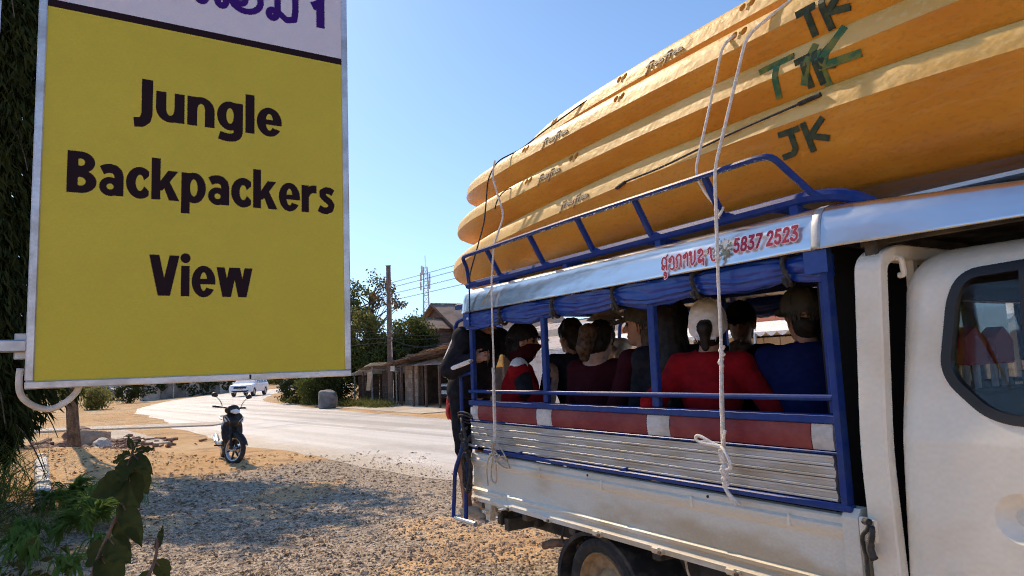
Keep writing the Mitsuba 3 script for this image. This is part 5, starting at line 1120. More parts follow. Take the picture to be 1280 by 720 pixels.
# brown wooden house with stepped gables
Mh = mat4([E1, E2, (0, 0, 1)], (-5.0, 42.6, 0))
hs_ = thing('wooden_house', 'dark brown wooden house with two stepped gable roofs behind the garage', 'house')
def gable(parent, M, a_c, b0, b1, zr, half, drop, mt, over=.25):
    for s in (-1, 1):
        n = max(3, int((b1 - b0) / .85)); w = (b1 - b0) / n
        for i in range(n):
            m = corr(0, w + .04, 0, half, 0, -drop, .09, .012)
            v = np.array(m.vertices); v = np.stack([a_c + s * v[:, 1], b0 + i * w + v[:, 0], zr + v[:, 2] + .012 * (i % 2)], 1); put('roof_sheet', trimesh.Trimesh(v, m.faces, process=False), 'mat_' + mt[i % len(mt)], parent, True, M)
    put('ridge_cap', [bar((a_c, b0 - .03, zr + .03), (a_c, b1, zr + .03), .20, .03)], 'mat_' + mt[0], parent, M=M)
    for s in (-1, 1): put('barge_board', bar((a_c, b0 - .02, zr - .05), (a_c + s * half, b0 - .02, zr - drop - .05), .03, .14), 'mat_wood_dark', parent, M=M)
    zb = zr - drop; k = half - .3
    put('gable_wall', prism([(a_c - k, zb + drop * .3 / half - .02), (a_c + k, zb + drop * .3 / half - .02), (a_c, zr - .06)], b0 + .35, b0 + .40, 'y'), 'mat_wood_dark', parent, M=M)
gable(hs_, Mh, .0, .0, 9.0, 5.58, 3.0, 1.75, ('roof_brown', 'roof_dark'))
gable(hs_, Mh, 1.0, -1.5, .2, 4.62, 1.35, .72, ('roof_brown',))
put('wall', box(-2.6, 2.6, .4, 8.6, 0, 3.9), 'mat_wood_dark', hs_, M=Mh); put('porch_wall', box(.0, 2.0, -1.1, .38, 0, 3.95), 'mat_wood_dark', hs_, M=Mh)
for i in range(9): put('board', box(.0 + .222 * i, .0 + .222 * i + .205, -1.135, -1.102, 2.2, 3.93, .005), 'mat_wood_dark', hs_, M=Mh)
for i in range(6): put('board', box(-.035, -.002, -1.1 + .25 * i, -1.1 + .25 * i + .235, 2.2, 3.93, .005), 'mat_wood_dark', hs_, M=Mh)
wn = put('window', box(.55, 1.35, -1.17, -1.136, 2.75, 3.55), 'mat_wood_post', hs_, M=Mh); put('pane', box(.62, 1.28, -1.176, -1.17, 2.82, 3.48), 'mat_glass_dark', wn, M=Mh)
# shop with stacked pale sheet roofs seen through the cage
Ma = bm(-1.6, 27.4)
sa = thing('tin_roofed_shop', 'low ochre shop under pale corrugated sheet roofs across the road', 'shop')
put('wall', box(-1.5, 10.5, 2.2, 2.35, 0, 2.9), 'mat_plaster', sa, M=Ma); put('wall', [box(-1.5, -1.35, 2.35, 8, 0, 3.2), box(10.35, 10.5, 2.35, 8, 0, 3.2), box(-1.35, 10.35, 7.9, 8, 0, 4.4)], 'mat_plaster', sa, M=Ma)
roof_sheets(sa, Ma, -2.0, 11.0, .2, 5.2, 2.05, 3.45, ('roof_pale', 'roof_pale', 'sheet_white'), .84, rows=3, seed=3, pitch=.13)
roof_sheets(sa, Ma, -2.0, 11.0, 4.9, 8.4, 3.75, 4.75, ('roof_pale', 'sheet_white', 'roof_grey'), .84, rows=2, seed=4, pitch=.13)
roof_sheets(sa, Ma, -5.2, -1.2, -.9, 3.4, 1.75, 2.75, ('roof_grey', 'roof_dark', 'roof_pale'), .8, rows=2, seed=9, pitch=.10)
put('fascia', bar((-2.0, .2, 2.02), (11.0, .2, 2.02), .04, .14), 'mat_plaster_pale', sa, M=Ma)
for i, a in enumerate(np.linspace(-1.9, 10.8, 7)): put('post', bar((a, .28, 0), (a, .28, 2.02), .11), 'mat_plaster', sa, M=Ma)
for i in range(4): put('post', bar((-5.0 + 1.2 * i, -.8, 0), (-5.0 + 1.2 * i, -.8, 1.76), .08), 'mat_wood_dark', sa, M=Ma)
for i, a in enumerate((-.8, 1.2, 3.2, 5.2, 7.2)):
    sh = put('shutter', box(a, a + 1.7, 2.14, 2.198, 0, 2.3, .005), 'mat_sheet_white' if i % 2 else 'mat_plaster_pale', sa, M=Ma)
    for j in range(9): put('slat', box(a + .03, a + 1.67, 2.125, 2.138, .08 + j * .245, .08 + j * .245 + .21, .004), 'mat_sheet_white' if i % 2 else 'mat_wall_grey', sh, M=Ma)
Mf = bm(.30, 23.6)
fn_ = thing('sheet_fence', 'upright white corrugated sheet fence across the road, behind the masked passenger', 'fence')
for i in range(5): put('sheet', xf(corr(0, .80, 0, 2.0, 0, 0, .076, .012), mat4([(1, 0, 0), (0, .02 * (i % 2), 1), (0, -1, 0)], (i * .77, -.012 * (i % 2), 0))), 'mat_sheet_white', fn_, True, Mf)
for i in range(3): put('post', bar((i * 1.9, .06, 0), (i * 1.9, .06, 2.0), .07), 'mat_wood_dark', fn_, M=Mf)
# blue and ochre sign board on posts
Mb = bm(-.62, 22.3)
bs = thing('shop_sign', 'small blue sign with white letters over an ochre board, seen behind the red shirt', 'sign')
for a in (-.36, .40): put('post', bar((a, .03, 0), (a, .03, 2.92), .05), 'mat_wood_dark', bs, M=Mb)
put('blue_board', box(-.40, .46, -.02, .0, 2.56, 2.90, .006), 'mat_sign_blue', bs, M=Mb)
put('ochre_board', box(-.40, .46, -.02, .0, 1.55, 2.54, .006), 'mat_sign_ochre', bs, M=Mb)
for j in range(5): put('board_slat', box(-.38, .44, -.045, -.021, 1.58 + .19 * j, 1.58 + .19 * j + .15, .006), 'mat_sign_ochre', bs, M=Mb)
tx = [arc(.10, .55, .09, .12, 0, 360), [(.05, .2), (.2, .05), (.32, .2), (.32, .75)], [(.10, .95), (.28, 1.05)], arc(.75, .5, .14, .28, -60, 250), [(1.35, .0), (1.35, .6), (1.45, .75), (1.55, .6), (1.55, .0)], arc(1.85, .65, .08, .1, 0, 360), [(1.95, .7), (1.95, .0)], [(2.2, .7), (2.2, .0), (2.45, .0), (2.45, .75)], arc(2.85, .35, .16, .3, 0, 360)]
put('lao_lettering', xf(strokes([[(x * .225, y * .20) for x, y in l] for l in tx], .030, .002), mat4([(1, 0, 0), (0, 0, 1), (0, -1, 0)], (-.33, -.0205, 2.62))), 'mat_cloth_white', bs, M=Mb)
# pale shop with lettered fascia and scalloped awning, seen through the front of the cage
Mp = bm(4.55, 20.2)
sb = thing('pale_shop', 'pale shop with dark letters on white fascia, orange strip and scalloped awning', 'shop')
put('wall', box(-2.0, 12, .9, 1.05, 0, 3.3), 'mat_plaster_pale', sb, M=Mp); put('wall', [box(-2.0, -1.85, 1.05, 8, 0, 3.3), box(11.85, 12, 1.05, 8, 0, 3.3)], 'mat_plaster', sb, M=Mp)
put('fascia_board', box(-2.1, 12.1, .0, .04, 2.66, 3.10, .005), 'mat_plaster_pale', sb, M=Mp); put('orange_strip', box(-2.1, 12.1, -.03, -.001, 2.44, 2.655, .004), 'mat_orange', sb, M=Mp)
roof_sheets(sb, Mp, -2.3, 12.3, -.1, 6.5, 3.16, 4.1, ('roof_pale', 'sheet_white'), .84, rows=2, seed=11)
rng = np.random.default_rng(4); gl = []; x = 0.0
for w_i in range(9):
    for c in range(int(rng.integers(3, 6))):
        p = [[(x, .0), (x, .8)], arc(x + .12, .6, .12, .2, 0, 300), [(x + .25, .8), (x + .25, .0)], arc(x + .1, .2, .1, .16, 60, 360), [(x, .75), (x + .2, .85), (x + .22, .0)]]
        for j in rng.choice(5, 2, replace=False): gl.append(p[j])
        x += .36
    x += .55
put('fascia_lettering', xf(strokes([[(a * .62, b * .22) for a, b in l] for l in gl if l[0][0] * .62 < 13.6], .036, .002), mat4([(1, 0, 0), (0, 0, 1), (0, -1, 0)], (-1.9, -.001, 2.78))), 'mat_wood_dark', sb, M=Mp)
A_ = np.linspace(-2.1, 12.1, 285); V = np.stack([np.stack([A_, np.full_like(A_, -.05 - .95 * t), 2.43 - .30 * t - (.10 * np.abs(np.sin(A_ * np.pi / .30)) if t == 1 else 0 * A_)], -1) for t in (0, .5, .97, 1)], 1); V[:, 3, 1] = V[:, 2, 1]
put('awning', grid_mesh(V), 'mat_cloth_white', sb, 30, Mp)
for a in np.linspace(-2, 12, 6): put('awning_post', bar((a, -.98, 0), (a, -.98, 2.12), .05), 'mat_galv', sb, M=Mp)
for i, a in enumerate((-1.2, 1.5, 4.2, 6.9, 9.6)):
    dr_ = put('doorway', box(a, a + 2.0, .86, .898, 0, 2.1, .004), 'mat_matte_black' if i % 2 else 'mat_sheet_white', sb, M=Mp)
    for j in range(4): put('door_leaf', box(a + .02 + j * .495, a + .495 + j * .495, .83, .858, .03, 2.05, .006), 'mat_plaster' if i % 2 else 'mat_wood_post', dr_, M=Mp)
# utility pole, wires, tower
pl_ = thing('utility_pole', 'tall dark concrete utility pole across the road, right of the yellow sign', 'utility pole')
put('pole', grid_mesh(np.array([[(-5.72 + dx * r, 32.1 + dy * r, z) for dx, dy in ((-1, -1), (1, -1), (1, 1), (-1, 1))] for z, r in ((0, .115), (6.45, .09))]), False, True), 'mat_wood_post', pl_)
put('pole_cap', box(-5.835, -5.605, 31.985, 32.215, 6.44, 6.452), 'mat_wood_dark', pl_)
for z in (3.05, 3.35, 4.85, 5.15, 5.45): put('insulator', xf(lathe([(.001, -.06), (.04, -.05), (.05, 0), (.04, .05), (.001, .06)], 12, 'z'), move(-5.60, 31.93, z)), 'mat_cement', pl_, 40)
put('meter_box', box(-5.66, -5.46, 31.80, 31.97, 1.55, 1.80, .02), 'mat_sheet_white', pl_)
put('stay', bar((-5.6, 31.98, 2.2), (-5.6, 31.9, 2.9), .03), 'mat_galv', pl_)
WL = ['highest of the four parallel wires running right from the pole', 'second highest of the four parallel wires right of the pole', 'third of the four parallel wires right of the pole', 'lowest of the four parallel wires right of the pole', 'lower wire running back left from the pole', 'upper wire running back left from the pole', 'slack cable from the pole to the garage roof edge', 'cable from the pole up to the brown house eave', 'sagging lower cable from the pole to the brown house', 'short low cable from the pole over the garage roof', 'cable from the pole towards the yellow sign, lower one', 'cable from the pole rising towards the yellow sign', 'most slack cable from the pole towards the yellow sign']
def wire(p, q, sag, r=.012):
    t = np.linspace(0, 1, 26)[:, None]; P = np.array(p) * (1 - t) + np.array(q) * t; P[:, 2] -= sag * 4 * (t * (1 - t))[:, 0]
    k = thing('overhead_wire', 'thin dark ' + WL.pop(), 'wire', 'overhead wires at the utility pole'); put('strand', tube(P, r, 5), 'mat_cord', k, True)
WL.reverse()
for z in (5.62, 5.40, 5.10, 4.80): wire((-5.6, 32.0, z), (26.6, -13.0, z + 1.8), .5)
for z, y in ((4.8, 33), (5.1, 33.4)): wire((-5.6, 32.0, z), (-34, 82, z + 1.0), .9)
for z, e, s in ((3.05, (-1.6, 34.5, 3.55), .25), (3.35, (-3.4, 41, 3.7), .2), (3.0, (-3.4, 41, 3.4), .45), (2.5, (-1.2, 33.0, 3.2), .1), (3.05, (-24.0, -4.0, 6.0), 1.0), (3.3, (-26.0, .0, 7.6), .8), (2.9, (-28.0, -1.0, 5.0), 1.4)): wire((-5.6, 31.95, z), e, s, .016)
tw = thing('telecom_tower', 'slim grey lattice telecom tower far behind the houses', 'tower')
def twp(i, z): r = .75 - .45 * z / 20; return (-14.95 + r * (1, 1, -1, -1)[i], 120 + r * (1, -1, -1, 1)[i], z)
for i in range(4): put('leg', bar(twp(i, 0), twp(i, 19.4), .12), 'mat_galv', tw)
br = []
for s in range(16):
    for i in range(4): br += [bar(twp(i, s * 1.2), twp((i + 1) % 4, s * 1.2 + 1.2), .06), bar(twp(i, s * 1.2 + 1.2), twp((i + 1) % 4, s * 1.2 + 1.2), .06)]
put('bracing', br, 'mat_galv', tw, kind='stuff')
for i, (dx, z) in enumerate(((-.75, 17.6), (.75, 17.4), (-.55, 18.8), (.7, 16.2), (-.8, 16.0))): put('antenna', box(-14.95 + dx - .15, -14.95 + dx + .15, 119.4, 119.7, z - .75, z + .75, .05), 'mat_sheet_white', tw)
put('mast', bar((-14.95, 120, 19.2), (-14.95, 120, 21.4), .07), 'mat_galv', tw)
# vehicles
def car(name, label, M, paint, L=4.5, Wd=1.82, Ht=1.66, bed=False, cat='car'):
    k = thing(name, label, cat); P = lambda n, m, mt, par=None, sm=25: put(n, m, 'mat_' + mt, par or k, sm, M)
    y = Wd / 2
    low = hull_spheres([((x, s * (y - .12), z), .12) for s in (-1, 1) for x, z in ((L / 2 - .13, .45), (L / 2 - .16, .80), (L / 2 - 1.25, .95), (-L / 2 + .13, .45), (-L / 2 + .16, .92))], 16)
    for x in (L / 2 - .85, -L / 2 + .85):
        for s in (-1, 1): low = low - m3.Manifold.cylinder(.5, .38, .38, 28, True).rotate([90, 0, 0]).translate([x, s * (y - .1), .34])
    P('body', low, paint)
    if bed: top = [(L / 2 - 1.35, 1.0), (L / 2 - 1.95, Ht - .08), (L / 2 - 3.0, Ht - .06), (L / 2 - 3.2, 1.0)]
    else: top = [(L / 2 - 1.1, 1.0), (L / 2 - 1.85, Ht - .08), (-L / 2 + .6, Ht - .06), (-L / 2 + .18, 1.0)]
    P('cabin', hull_spheres([((x, s * (y - (.12 if z < 1.1 else .27)), z), .07) for x, z in top for s in (-1, 1)], 16), paint)
    def glass(pts, off):
        return prism(pts, 0, .02, 'y'), off
    x0, x1, x2, x3 = top[0][0], top[1][0], top[2][0], top[3][0]
    P('windscreen', hull([(x0 + .03, s * (y - .17), 1.05) for s in (-1, 1)] + [(x1 + .09, s * (y - .32), Ht - .08) for s in (-1, 1)] + [(x0 + .0, s * (y - .17), 1.04) for s in (-1, 1)] + [(x1 + .05, s * (y - .32), Ht - .09) for s in (-1, 1)]), 'glass_dark', None, False)
    for s in (-1, 1):
        for a, b in (((.12, .46),) if bed else ((.10, .42), (.45, .70), (.73, .93))):
            q = lambda t, z: np.array([(x0 + (x3 - x0) * t) * (1 - z) + (x1 + (x2 - x1) * t) * z, s * (y - .045 - .15 * z), 1.06 + (Ht - .16 - 1.06) * z])
            P('side_window', hull([q(a, 0), q(b, 0), q(a, 1), q(b, 1), q(a, 0) - (0, s * .02, 0), q(b, 0) - (0, s * .02, 0), q(a, 1) - (0, s * .02, 0), q(b, 1) - (0, s * .02, 0)]), 'glass_dark', None, False)
        P('headlight', hull_spheres([((L / 2 - .09, s * (y - .22), .80), .06), ((L / 2 - .12, s * (y - .48), .77), .045), ((L / 2 - .30, s * (y - .09), .83), .05)], 10), 'lamp_glass')
        P('fog_lamp', hull_spheres([((L / 2 - .03, s * (y - .28), .46), .05), ((L / 2 - .03, s * (y - .34), .46), .05)], 10), 'black_plastic')
        P('mirror', hull_spheres([((x0 - .28, s * (y + .10), 1.10), .07), ((x0 - .28, s * (y - .02), 1.06), .05)], 10), paint)
        for x in (L / 2 - .85, -L / 2 + .85):
            w = P('wheel', xf(lathe([(.20, -.10), (.31, -.11), (.34, -.08), (.34, .08), (.31, .11), (.20, .10)], 24), move(x, s * (y - .13), .34)), 'rubber')
            P('hub_cap', xf(lathe([(.001, -.08), (.20, -.09), (.21, -.06), (.21, .06), (.20, .09), (.001, .08)], 20), move(x, s * (y - .13), .34)), 'bike_silver', w)
        P('tail_light', box(-L / 2 - .005, -L / 2 + .1, s * (y - .16) - .12, s * (y - .16) + .12, .78, .98, .03), 'red_lens')
    P('grille', [box(L / 2 - .03, L / 2 + .012, -.48, .48, z, z + .035, .004) for z in (.66, .71, .76)] + [box(L / 2 - .06, L / 2 + .004, -.50, .50, .64, .81)], 'black_plastic')
    P('lower_grille', box(L / 2 - .06, L / 2 + .006, -.55, .55, .36, .48, .01), 'black_plastic'); P('number_plate', box(L / 2, L / 2 + .02, -.22, .22, .52, .62), 'sheet_white')
    if bed: P('cargo_bed', box(-L / 2 + .1, x3 - .1, -y + .06, y - .06, .95, 1.02, .02), 'matte_black')
    return k
def head(az, x, y): return rotz(math.pi / 2 - math.radians(az), (x, y, .004))
car('white_suv', 'white sport utility car driving towards the viewer on the far bend', head(178, -22.2, 58.5), 'car_white')
car('parked_car', 'grey car further up the road behind the white one', head(170, -21.8, 68.5), 'car_grey', 4.3, 1.75, 1.5)
car('parked_car', 'dark car parked at the far left under the sign', head(120, -34.8, 60.5), 'car_grey', 4.4, 1.78, 1.5)
car('white_pickup', 'white pickup parked in the shade of the brick garage', head(236, -.94, 31.55), 'car_white', 4.9, 1.78, 1.72, True, 'pickup')
# far wall on the left and small things beyond the bend
fw_ = thing('roadside_wall', 'long low grey wall at the far left of the road', 'wall')
P0, P1 = np.array([-29.3, 55.0, 0]), np.array([-31.2, 86.0, 0])
for i in range(11):
    a, b = P0 + (P1 - P0) * i / 11, P0 + (P1 - P0) * (i + .96) / 11
    put('wall_panel', bar(a + (0, 0, .85), b + (0, 0, .85), .12, 1.7), 'mat_wall_grey' if i % 3 else 'mat_cement', fw_); put('wall_post', bar(a - (.0, .06, 0), a - (0, .06, -1.85), .2), 'mat_cement', fw_)
rr = np.random.default_rng(77); Pc = P0 + (P1 - P0) * rr.uniform(0, 1, (2600, 1)) + np.c_[rr.normal(size=2600) * .25 + .1, rr.normal(size=2600) * .3, rr.uniform(0, 2.1, 2600) ** .8]
Pc = Pc[meshkit.noise(Pc * .45, 3) > .42]
CREEPER = (Pc, rr.normal(size=Pc.shape), rr.uniform(.2, .45, len(Pc)))
put('white_board', bar((-31.6, 56.2, 1.35), (-29.4, 53.2, .1), .22, .10), 'mat_stone_white', None, label='slanting white board leaning beside the dark hedge at far left', cat='board')
tk = thing('sack', 'grey tarpaulin sack standing on the far verge below the shed', 'sack')
F = Field((-9.3, 31.2, -.2), (-7.8, 32.7, 1.3), .04); F.ell((-8.55, 31.9, .40), (.42, .40, .46), .1); F.cone((-8.55, 31.9, .15), (-8.55, 31.9, .62), .42, .38, .1); F.plane_cut((-8.5, 32, .0), (0, 0, -1), .02); F.plane_cut((-8.5, 32, .80), (.1, -.1, 1), .05); F.wrinkle(.06, 3.2, 4)
put('sack_body', F.mesh(), 'mat_tank', tk, True)
# ------------------------------------------------------------------ trees, plants, stones, ground cover
def leaf_cloud(P, D, L, Wd, N=None, bend=.25, rng=None):
    """one folded blade of two triangles per point: base P, direction D, length L, width Wd"""
    n = len(P); D = D / (np.linalg.norm(D, axis=1, keepdims=True) + 1e-9)
    if N is None: N = rng.normal(size=(n, 3))
    S = np.cross(D, N); S /= np.linalg.norm(S, axis=1, keepdims=True) + 1e-9; U = np.cross(S, D)
    L = np.broadcast_to(L, (n,))[:, None]; Wd = np.broadcast_to(Wd, (n,))[:, None]
    mid = P + D * L * .45 + U * L * bend * .25; tip = P + D * L - U * L * bend * .4
    V = np.stack([P, mid - S * Wd / 2, tip, mid + S * Wd / 2], 1).reshape(-1, 3)
    b = np.arange(n)[:, None] * 4
    return trimesh.Trimesh(V, np.vstack([b + np.array([0, 1, 3]), b + np.array([1, 2, 3])]), process=False)
def clumps(rng, c, r, n, k, sz, flat=.8):
    """n clump centres in an ellipsoid, k leaves in each"""
    c, r = np.array(c), np.array(r); q = rng.normal(size=(n, 3)); q /= np.linalg.norm(q, axis=1, keepdims=True); q *= rng.uniform(.35, 1, (n, 1)) ** .6
    C = c + q * r; s = sz * rng.uniform(.5, 1.2, n)
    P = (C[:, None] + rng.normal(size=(n, k, 3)) * s[:, None, None] * np.array([1, 1, flat])).reshape(-1, 3)
    return C, P, np.repeat(q, k, 0)
def tree(name, label, base, top, blobs, leafmat, ll, lw, trunk_r, seed, group=None, cat='tree', droop=.3, limbs=True):
    rng = np.random.default_rng(seed); k = thing(name, label, cat, group); base, top = np.array(base, float), np.array(top, float)
    path = spline([base, base * .6 + top * .4 + rng.normal(size=3) * .02 * np.linalg.norm(top - base) * np.array([1, 1, 0]), top], 6)
    put('trunk', tube(path, np.linspace(trunk_r, trunk_r * .45, len(path)), 10), 'mat_bark', k, True)
    for c, r, n, m, sz, mt in blobs:
        C, P, q = clumps(rng, c, r, n, m, sz)
        D = rng.normal(size=P.shape) + q * .6 - np.array([0, 0, droop])
        put('crown', leaf_cloud(P, D, ll * rng.uniform(.6, 1.2, len(P)), lw * rng.uniform(.7, 1.2, len(P)), rng=rng), 'mat_' + (mt or leafmat), k)
        if limbs:
            for e in C[:: max(1, len(C) // 9)]:
                s = path[int(len(path) * .55) + rng.integers(0, max(1, int(len(path) * .4)))]; mid = (s + e) / 2 + (0, 0, .12 * np.linalg.norm(e - s) * (.5 if e[2] > s[2] else -.2))
                put('limb', tube(spline([s, mid, e], 5), np.linspace(trunk_r * .38, trunk_r * .06, 11), 6), 'mat_bark', k, True)
    return k
rng = np.random.default_rng(21)
put('creeper', leaf_cloud(CREEPER[0], CREEPER[1], CREEPER[2], .22, rng=rng), 'mat_leaf_dark', fw_, kind='stuff')
# tree with drooping leaves at the left edge
k = thing('mast_tree', 'tall dark tree with drooping narrow leaves at the left edge beside the sign', 'tree')
cx, cy = -6.5, 8.35
put('trunk', tube([(cx, cy, 0), (cx + .03, cy, 4), (cx, cy + .03, 9.5)], [.14, .10, .03], 10), 'mat_bark', k, True)
for layer, (n, r0, r1, mt) in enumerate(((26000, .45, 1.02, 'leaf_dark'), (12000, .05, .75, 'leaf_dark'))):
    z = rng.uniform(.75, 9.6, n); a = rng.uniform(0, 2 * np.pi, n); taper = np.clip((10.2 - z) / 5, .12, 1) * np.clip((z - .3) / 1.2, .45, 1)
    lump = .78 + .44 * meshkit.noise(np.stack([np.cos(a) * 2.2, np.sin(a) * 2.2, z * 2.0], -1), 4)
    r = rng.uniform(r0, r1, n) * taper * lump
    P = np.stack([cx + r * np.cos(a), cy + r * np.sin(a), z], -1); D = np.stack([np.cos(a) * .5, np.sin(a) * .5, np.full(n, -1.0)], -1) + rng.normal(size=(n, 3)) * .28
    put('crown', leaf_cloud(P, D, rng.uniform(.13, .24, n) * (1 + .5 * layer), rng.uniform(.022, .036, n) * (1 + 1.4 * layer), rng=rng, bend=.35), 'mat_' + mt, k)
tw_ = [tube(spline([(cx, cy, z + .5), (cx + .5 * math.cos(a), cy + .5 * math.sin(a), z + .35), (cx + .95 * math.cos(a), cy + .95 * math.sin(a), z - .35)], 5), np.linspace(.02, .005, 11), 5) for z, a in zip(np.linspace(.8, 9, 60), np.arange(60) * 2.4)]
put('twigs', tw_, 'mat_bark', k, True, kind='stuff')
# shade tree whose trunk shows below the sign
tree('shade_tree', 'straight brown tree trunk below the left corner of the sign, its crown hidden behind it', (-9.2, 14.75, -.05), (-9.15, 14.7, 4.6),
     [((-6.75, 13.3, 5.3), (1.55, 1.45, 1.5), 92, 56, .24, 'leaf_mid'), ((-8.6, 14.5, 5.0), (1.1, 1.0, .9), 30, 50, .24, 'leaf_mid')], 'leaf_mid', .20, .085, .135, 5)
# trees across the road
tree('broadleaf_tree', 'sparse tall tree left of the utility pole, leaves against the sky', (-8.3, 39.2, 0), (-8.0, 39.0, 6.0),
     [((-8.35, 39, 5.9), (1.15, 1.0, 1.35), 34, 26, .17, 'leaf_mid'), ((-7.3, 38.8, 5.9), (.8, .7, .75), 14, 20, .15, 'leaf_dry'), ((-9.8, 39.2, 5.4), (1.2, 1.0, 1.6), 40, 30, .2, 'leaf_mid'), ((-6.55, 38.6, 5.3), (.6, .6, .35), 9, 16, .12, 'leaf_dry')], 'leaf_mid', .20, .12, .12, 31)
tree('broadleaf_tree', 'dense light green tree behind the utility pole and shed', (-7.6, 37.2, 0), (-7.5, 37.2, 3.4),
     [((-8.5, 37.2, 3.7), (1.5, 1.3, 1.2), 100, 50, .24, 'leaf_light'), ((-7.3, 37.0, 2.6), (1.5, 1.3, 1.0), 90, 50, .24, 'leaf_mid'), ((-9.6, 37.6, 2.8), (1.5, 1.2, 1.3), 80, 50, .25, 'leaf_mid'), ((-6.4, 37.4, 2.3), (1.1, 1, 1.0), 60, 40, .22, 'leaf_dark')], 'leaf_light', .17, .10, .14, 32)
tree('broadleaf_tree', 'round green tree right of the utility pole before the brown house', (-5.7, 39.4, 0), (-5.6, 39.4, 3.2),
     [((-5.85, 39.4, 3.6), (1.35, 1.2, 1.1), 90, 46, .24, 'leaf_mid'), ((-5.2, 39.3, 2.5), (1.2, 1.1, 1.0), 60, 46, .24, 'leaf_dark')], 'leaf_mid', .17, .10, .13, 33)
for i, (x, y, h, w, mt, lb) in enumerate(((-10.4, 36.5, 1.5, 1.0, 'leaf_mid', 'dark round bush on the far verge left of the grey sack'), (-11.9, 38.6, 1.7, 1.1, 'leaf_dark', 'brownish bush on the far verge beside the bend'), (-9.3, 34.4, 1.6, .9, 'leaf_dark', 'dark bush directly behind the grey sack'), (-9.3, 36.9, 2.3, 1.1, 'leaf_dark', 'tall dark bush left of the grey shed'), (-8.0, 38.6, 2.4, 1.2, 'leaf_mid', 'green bush behind the grey shed'), (-28.2, 51.3, 1.7, 1.0, 'leaf_dark', 'dark clipped hedge bush at the far left of the road'), (-24.6, 41.2, 1.3, .7, 'leaf_light', 'small yellow green shrub at the left below the sign'))):
    rr = np.random.default_rng(60 + i); kk = thing('bush', lb, 'bush'); C, P, q = clumps(rr, (x, y, h * .5), (w, w, h * .5), 70, 44, .17); P[:, 2] = np.abs(P[:, 2])
    put('foliage', leaf_cloud(P, rr.normal(size=P.shape) + q, rr.uniform(.09, .18, len(P)), .07, rng=rr), 'mat_' + mt, kk)
    put('stem', tube([(x, y, -.02), (x + .05, y, h * .6)], [.05, .02], 6), 'mat_bark', kk, True)
# weeds on the far verge
def tuft(rng, x, y, z, n, L, spread, w=.012, lean=.5):
    a = rng.uniform(0, 2 * np.pi, n); P = np.stack([x + rng.normal(size=n) * spread, y + rng.normal(size=n) * spread, np.full(n, z)], -1)
    D = np.stack([np.cos(a) * lean, np.sin(a) * lean, np.ones(n)], -1) + rng.normal(size=(n, 3)) * .2
    return leaf_cloud(P, D, L * rng.uniform(.5, 1.2, n), w, rng=rng, bend=.9)
ms_ = []
for i in range(150):
    t = rng.uniform(0, 1); p = np.array([-6.0, 29.9]) * (1 - t) + np.array([-14.2, 41.5]) * t + rng.normal(size=2) * .35 + np.array([.55, .45]); ms_.append(tuft(rng, p[0], p[1], 0, 26, .42, .14, .035, .8))
put('roadside_weeds', ms_, 'mat_grass', kind='stuff', label='green and dry weeds along the far verge', cat='weeds')
def belt(rng, n):
    P, Q = [], []
    for i in range(n):
        a = math.radians(rng.uniform(-58, 42)); d = rng.uniform(85, 150)
        if -21 < math.degrees(a) < -14 and False: continue
        h = rng.uniform(3, 7.5); C, p, q = clumps(rng, (d * math.sin(a), d * math.cos(a), h * .5), (h * .55, h * .55, h * .5), 24, 22, .5); p[:, 2] = np.abs(p[:, 2]); P.append(p); Q.append(q)
    for i in range(60):
        a = math.radians(rng.uniform(-34, -8)); d = rng.uniform(128, 150); C, p, q = clumps(rng, (d * math.sin(a), d * math.cos(a), 2.6), (3.2, 3.2, 2.8), 24, 22, .6); p[:, 2] = np.abs(p[:, 2]); P.append(p); Q.append(q)
    P, Q = np.vstack(P), np.vstack(Q); return leaf_cloud(P, rng.normal(size=P.shape) + Q, rng.uniform(.4, .8, len(P)), .4, rng=rng)
put('distant_trees', belt(np.random.default_rng(9), 120), 'mat_leaf_mid', kind='stuff', label='belt of distant trees along the horizon', cat='trees')
# big-leaved plant in front, dark against the sand
def big_leaf(L, Wd, fold=.25, bend=.5, tipk=.85):
    s = np.linspace(0, 1, 15); t = np.linspace(-1, 1, 9); V = np.zeros((15, 9, 3))
    w = Wd / 2 * np.sin(np.pi * np.clip(s * 1.02, 0, 1) ** .62) ** .75 * (1 - .25 * s ** 4); w[0] = .002; w[-1] = .0008
    ang = bend * s; cxx = np.cumsum(np.cos(ang)) * L / 15; czz = -np.cumsum(np.sin(ang)) * L / 15
    for i in range(15):
        V[i] = np.stack([np.full(9, cxx[i] - .06 * L * (1 - s[i]) ** 6 ) + 0 * t - (np.abs(t) ** 2) * .10 * L * (1 - s[i]) ** 2, t * w[i], czz[i] + np.abs(t) * w[i] * fold + .004 * np.sin(s[i] * 22) * np.abs(t)], -1)
    return grid_mesh(V)
bp_ = thing('broad_leaved_plant', 'dark plant with large drooping heart shaped leaves in the left foreground', 'plant')
def wx(px, py, Y):     # world point on a vertical plane at distance Y, worked out beforehand from the layout
    d = CF + (CR0 * math.cos(ROLL) - CU0 * math.sin(ROLL)) * (px - 640) / FOC - CU * (py - 360) / FOC; return EYE + d * (Y / d[1])
stem = spline([wx(62, 1050, 2.25), wx(96, 800, 2.28), wx(122, 700, 2.3), wx(146, 645, 2.3), wx(160, 596, 2.3), wx(166, 562, 2.3)], 8)
put('stem', tube(stem, np.linspace(.012, .004, len(stem)), 8), 'mat_wood_dark', bp_, True)
put('stem', tube(spline([wx(70, 1050, 2.1), wx(150, 780, 2.1), wx(188, 715, 2.12), wx(196, 672, 2.14)], 8), np.linspace(.010, .004, 25), 8), 'mat_wood_dark', bp_, True)
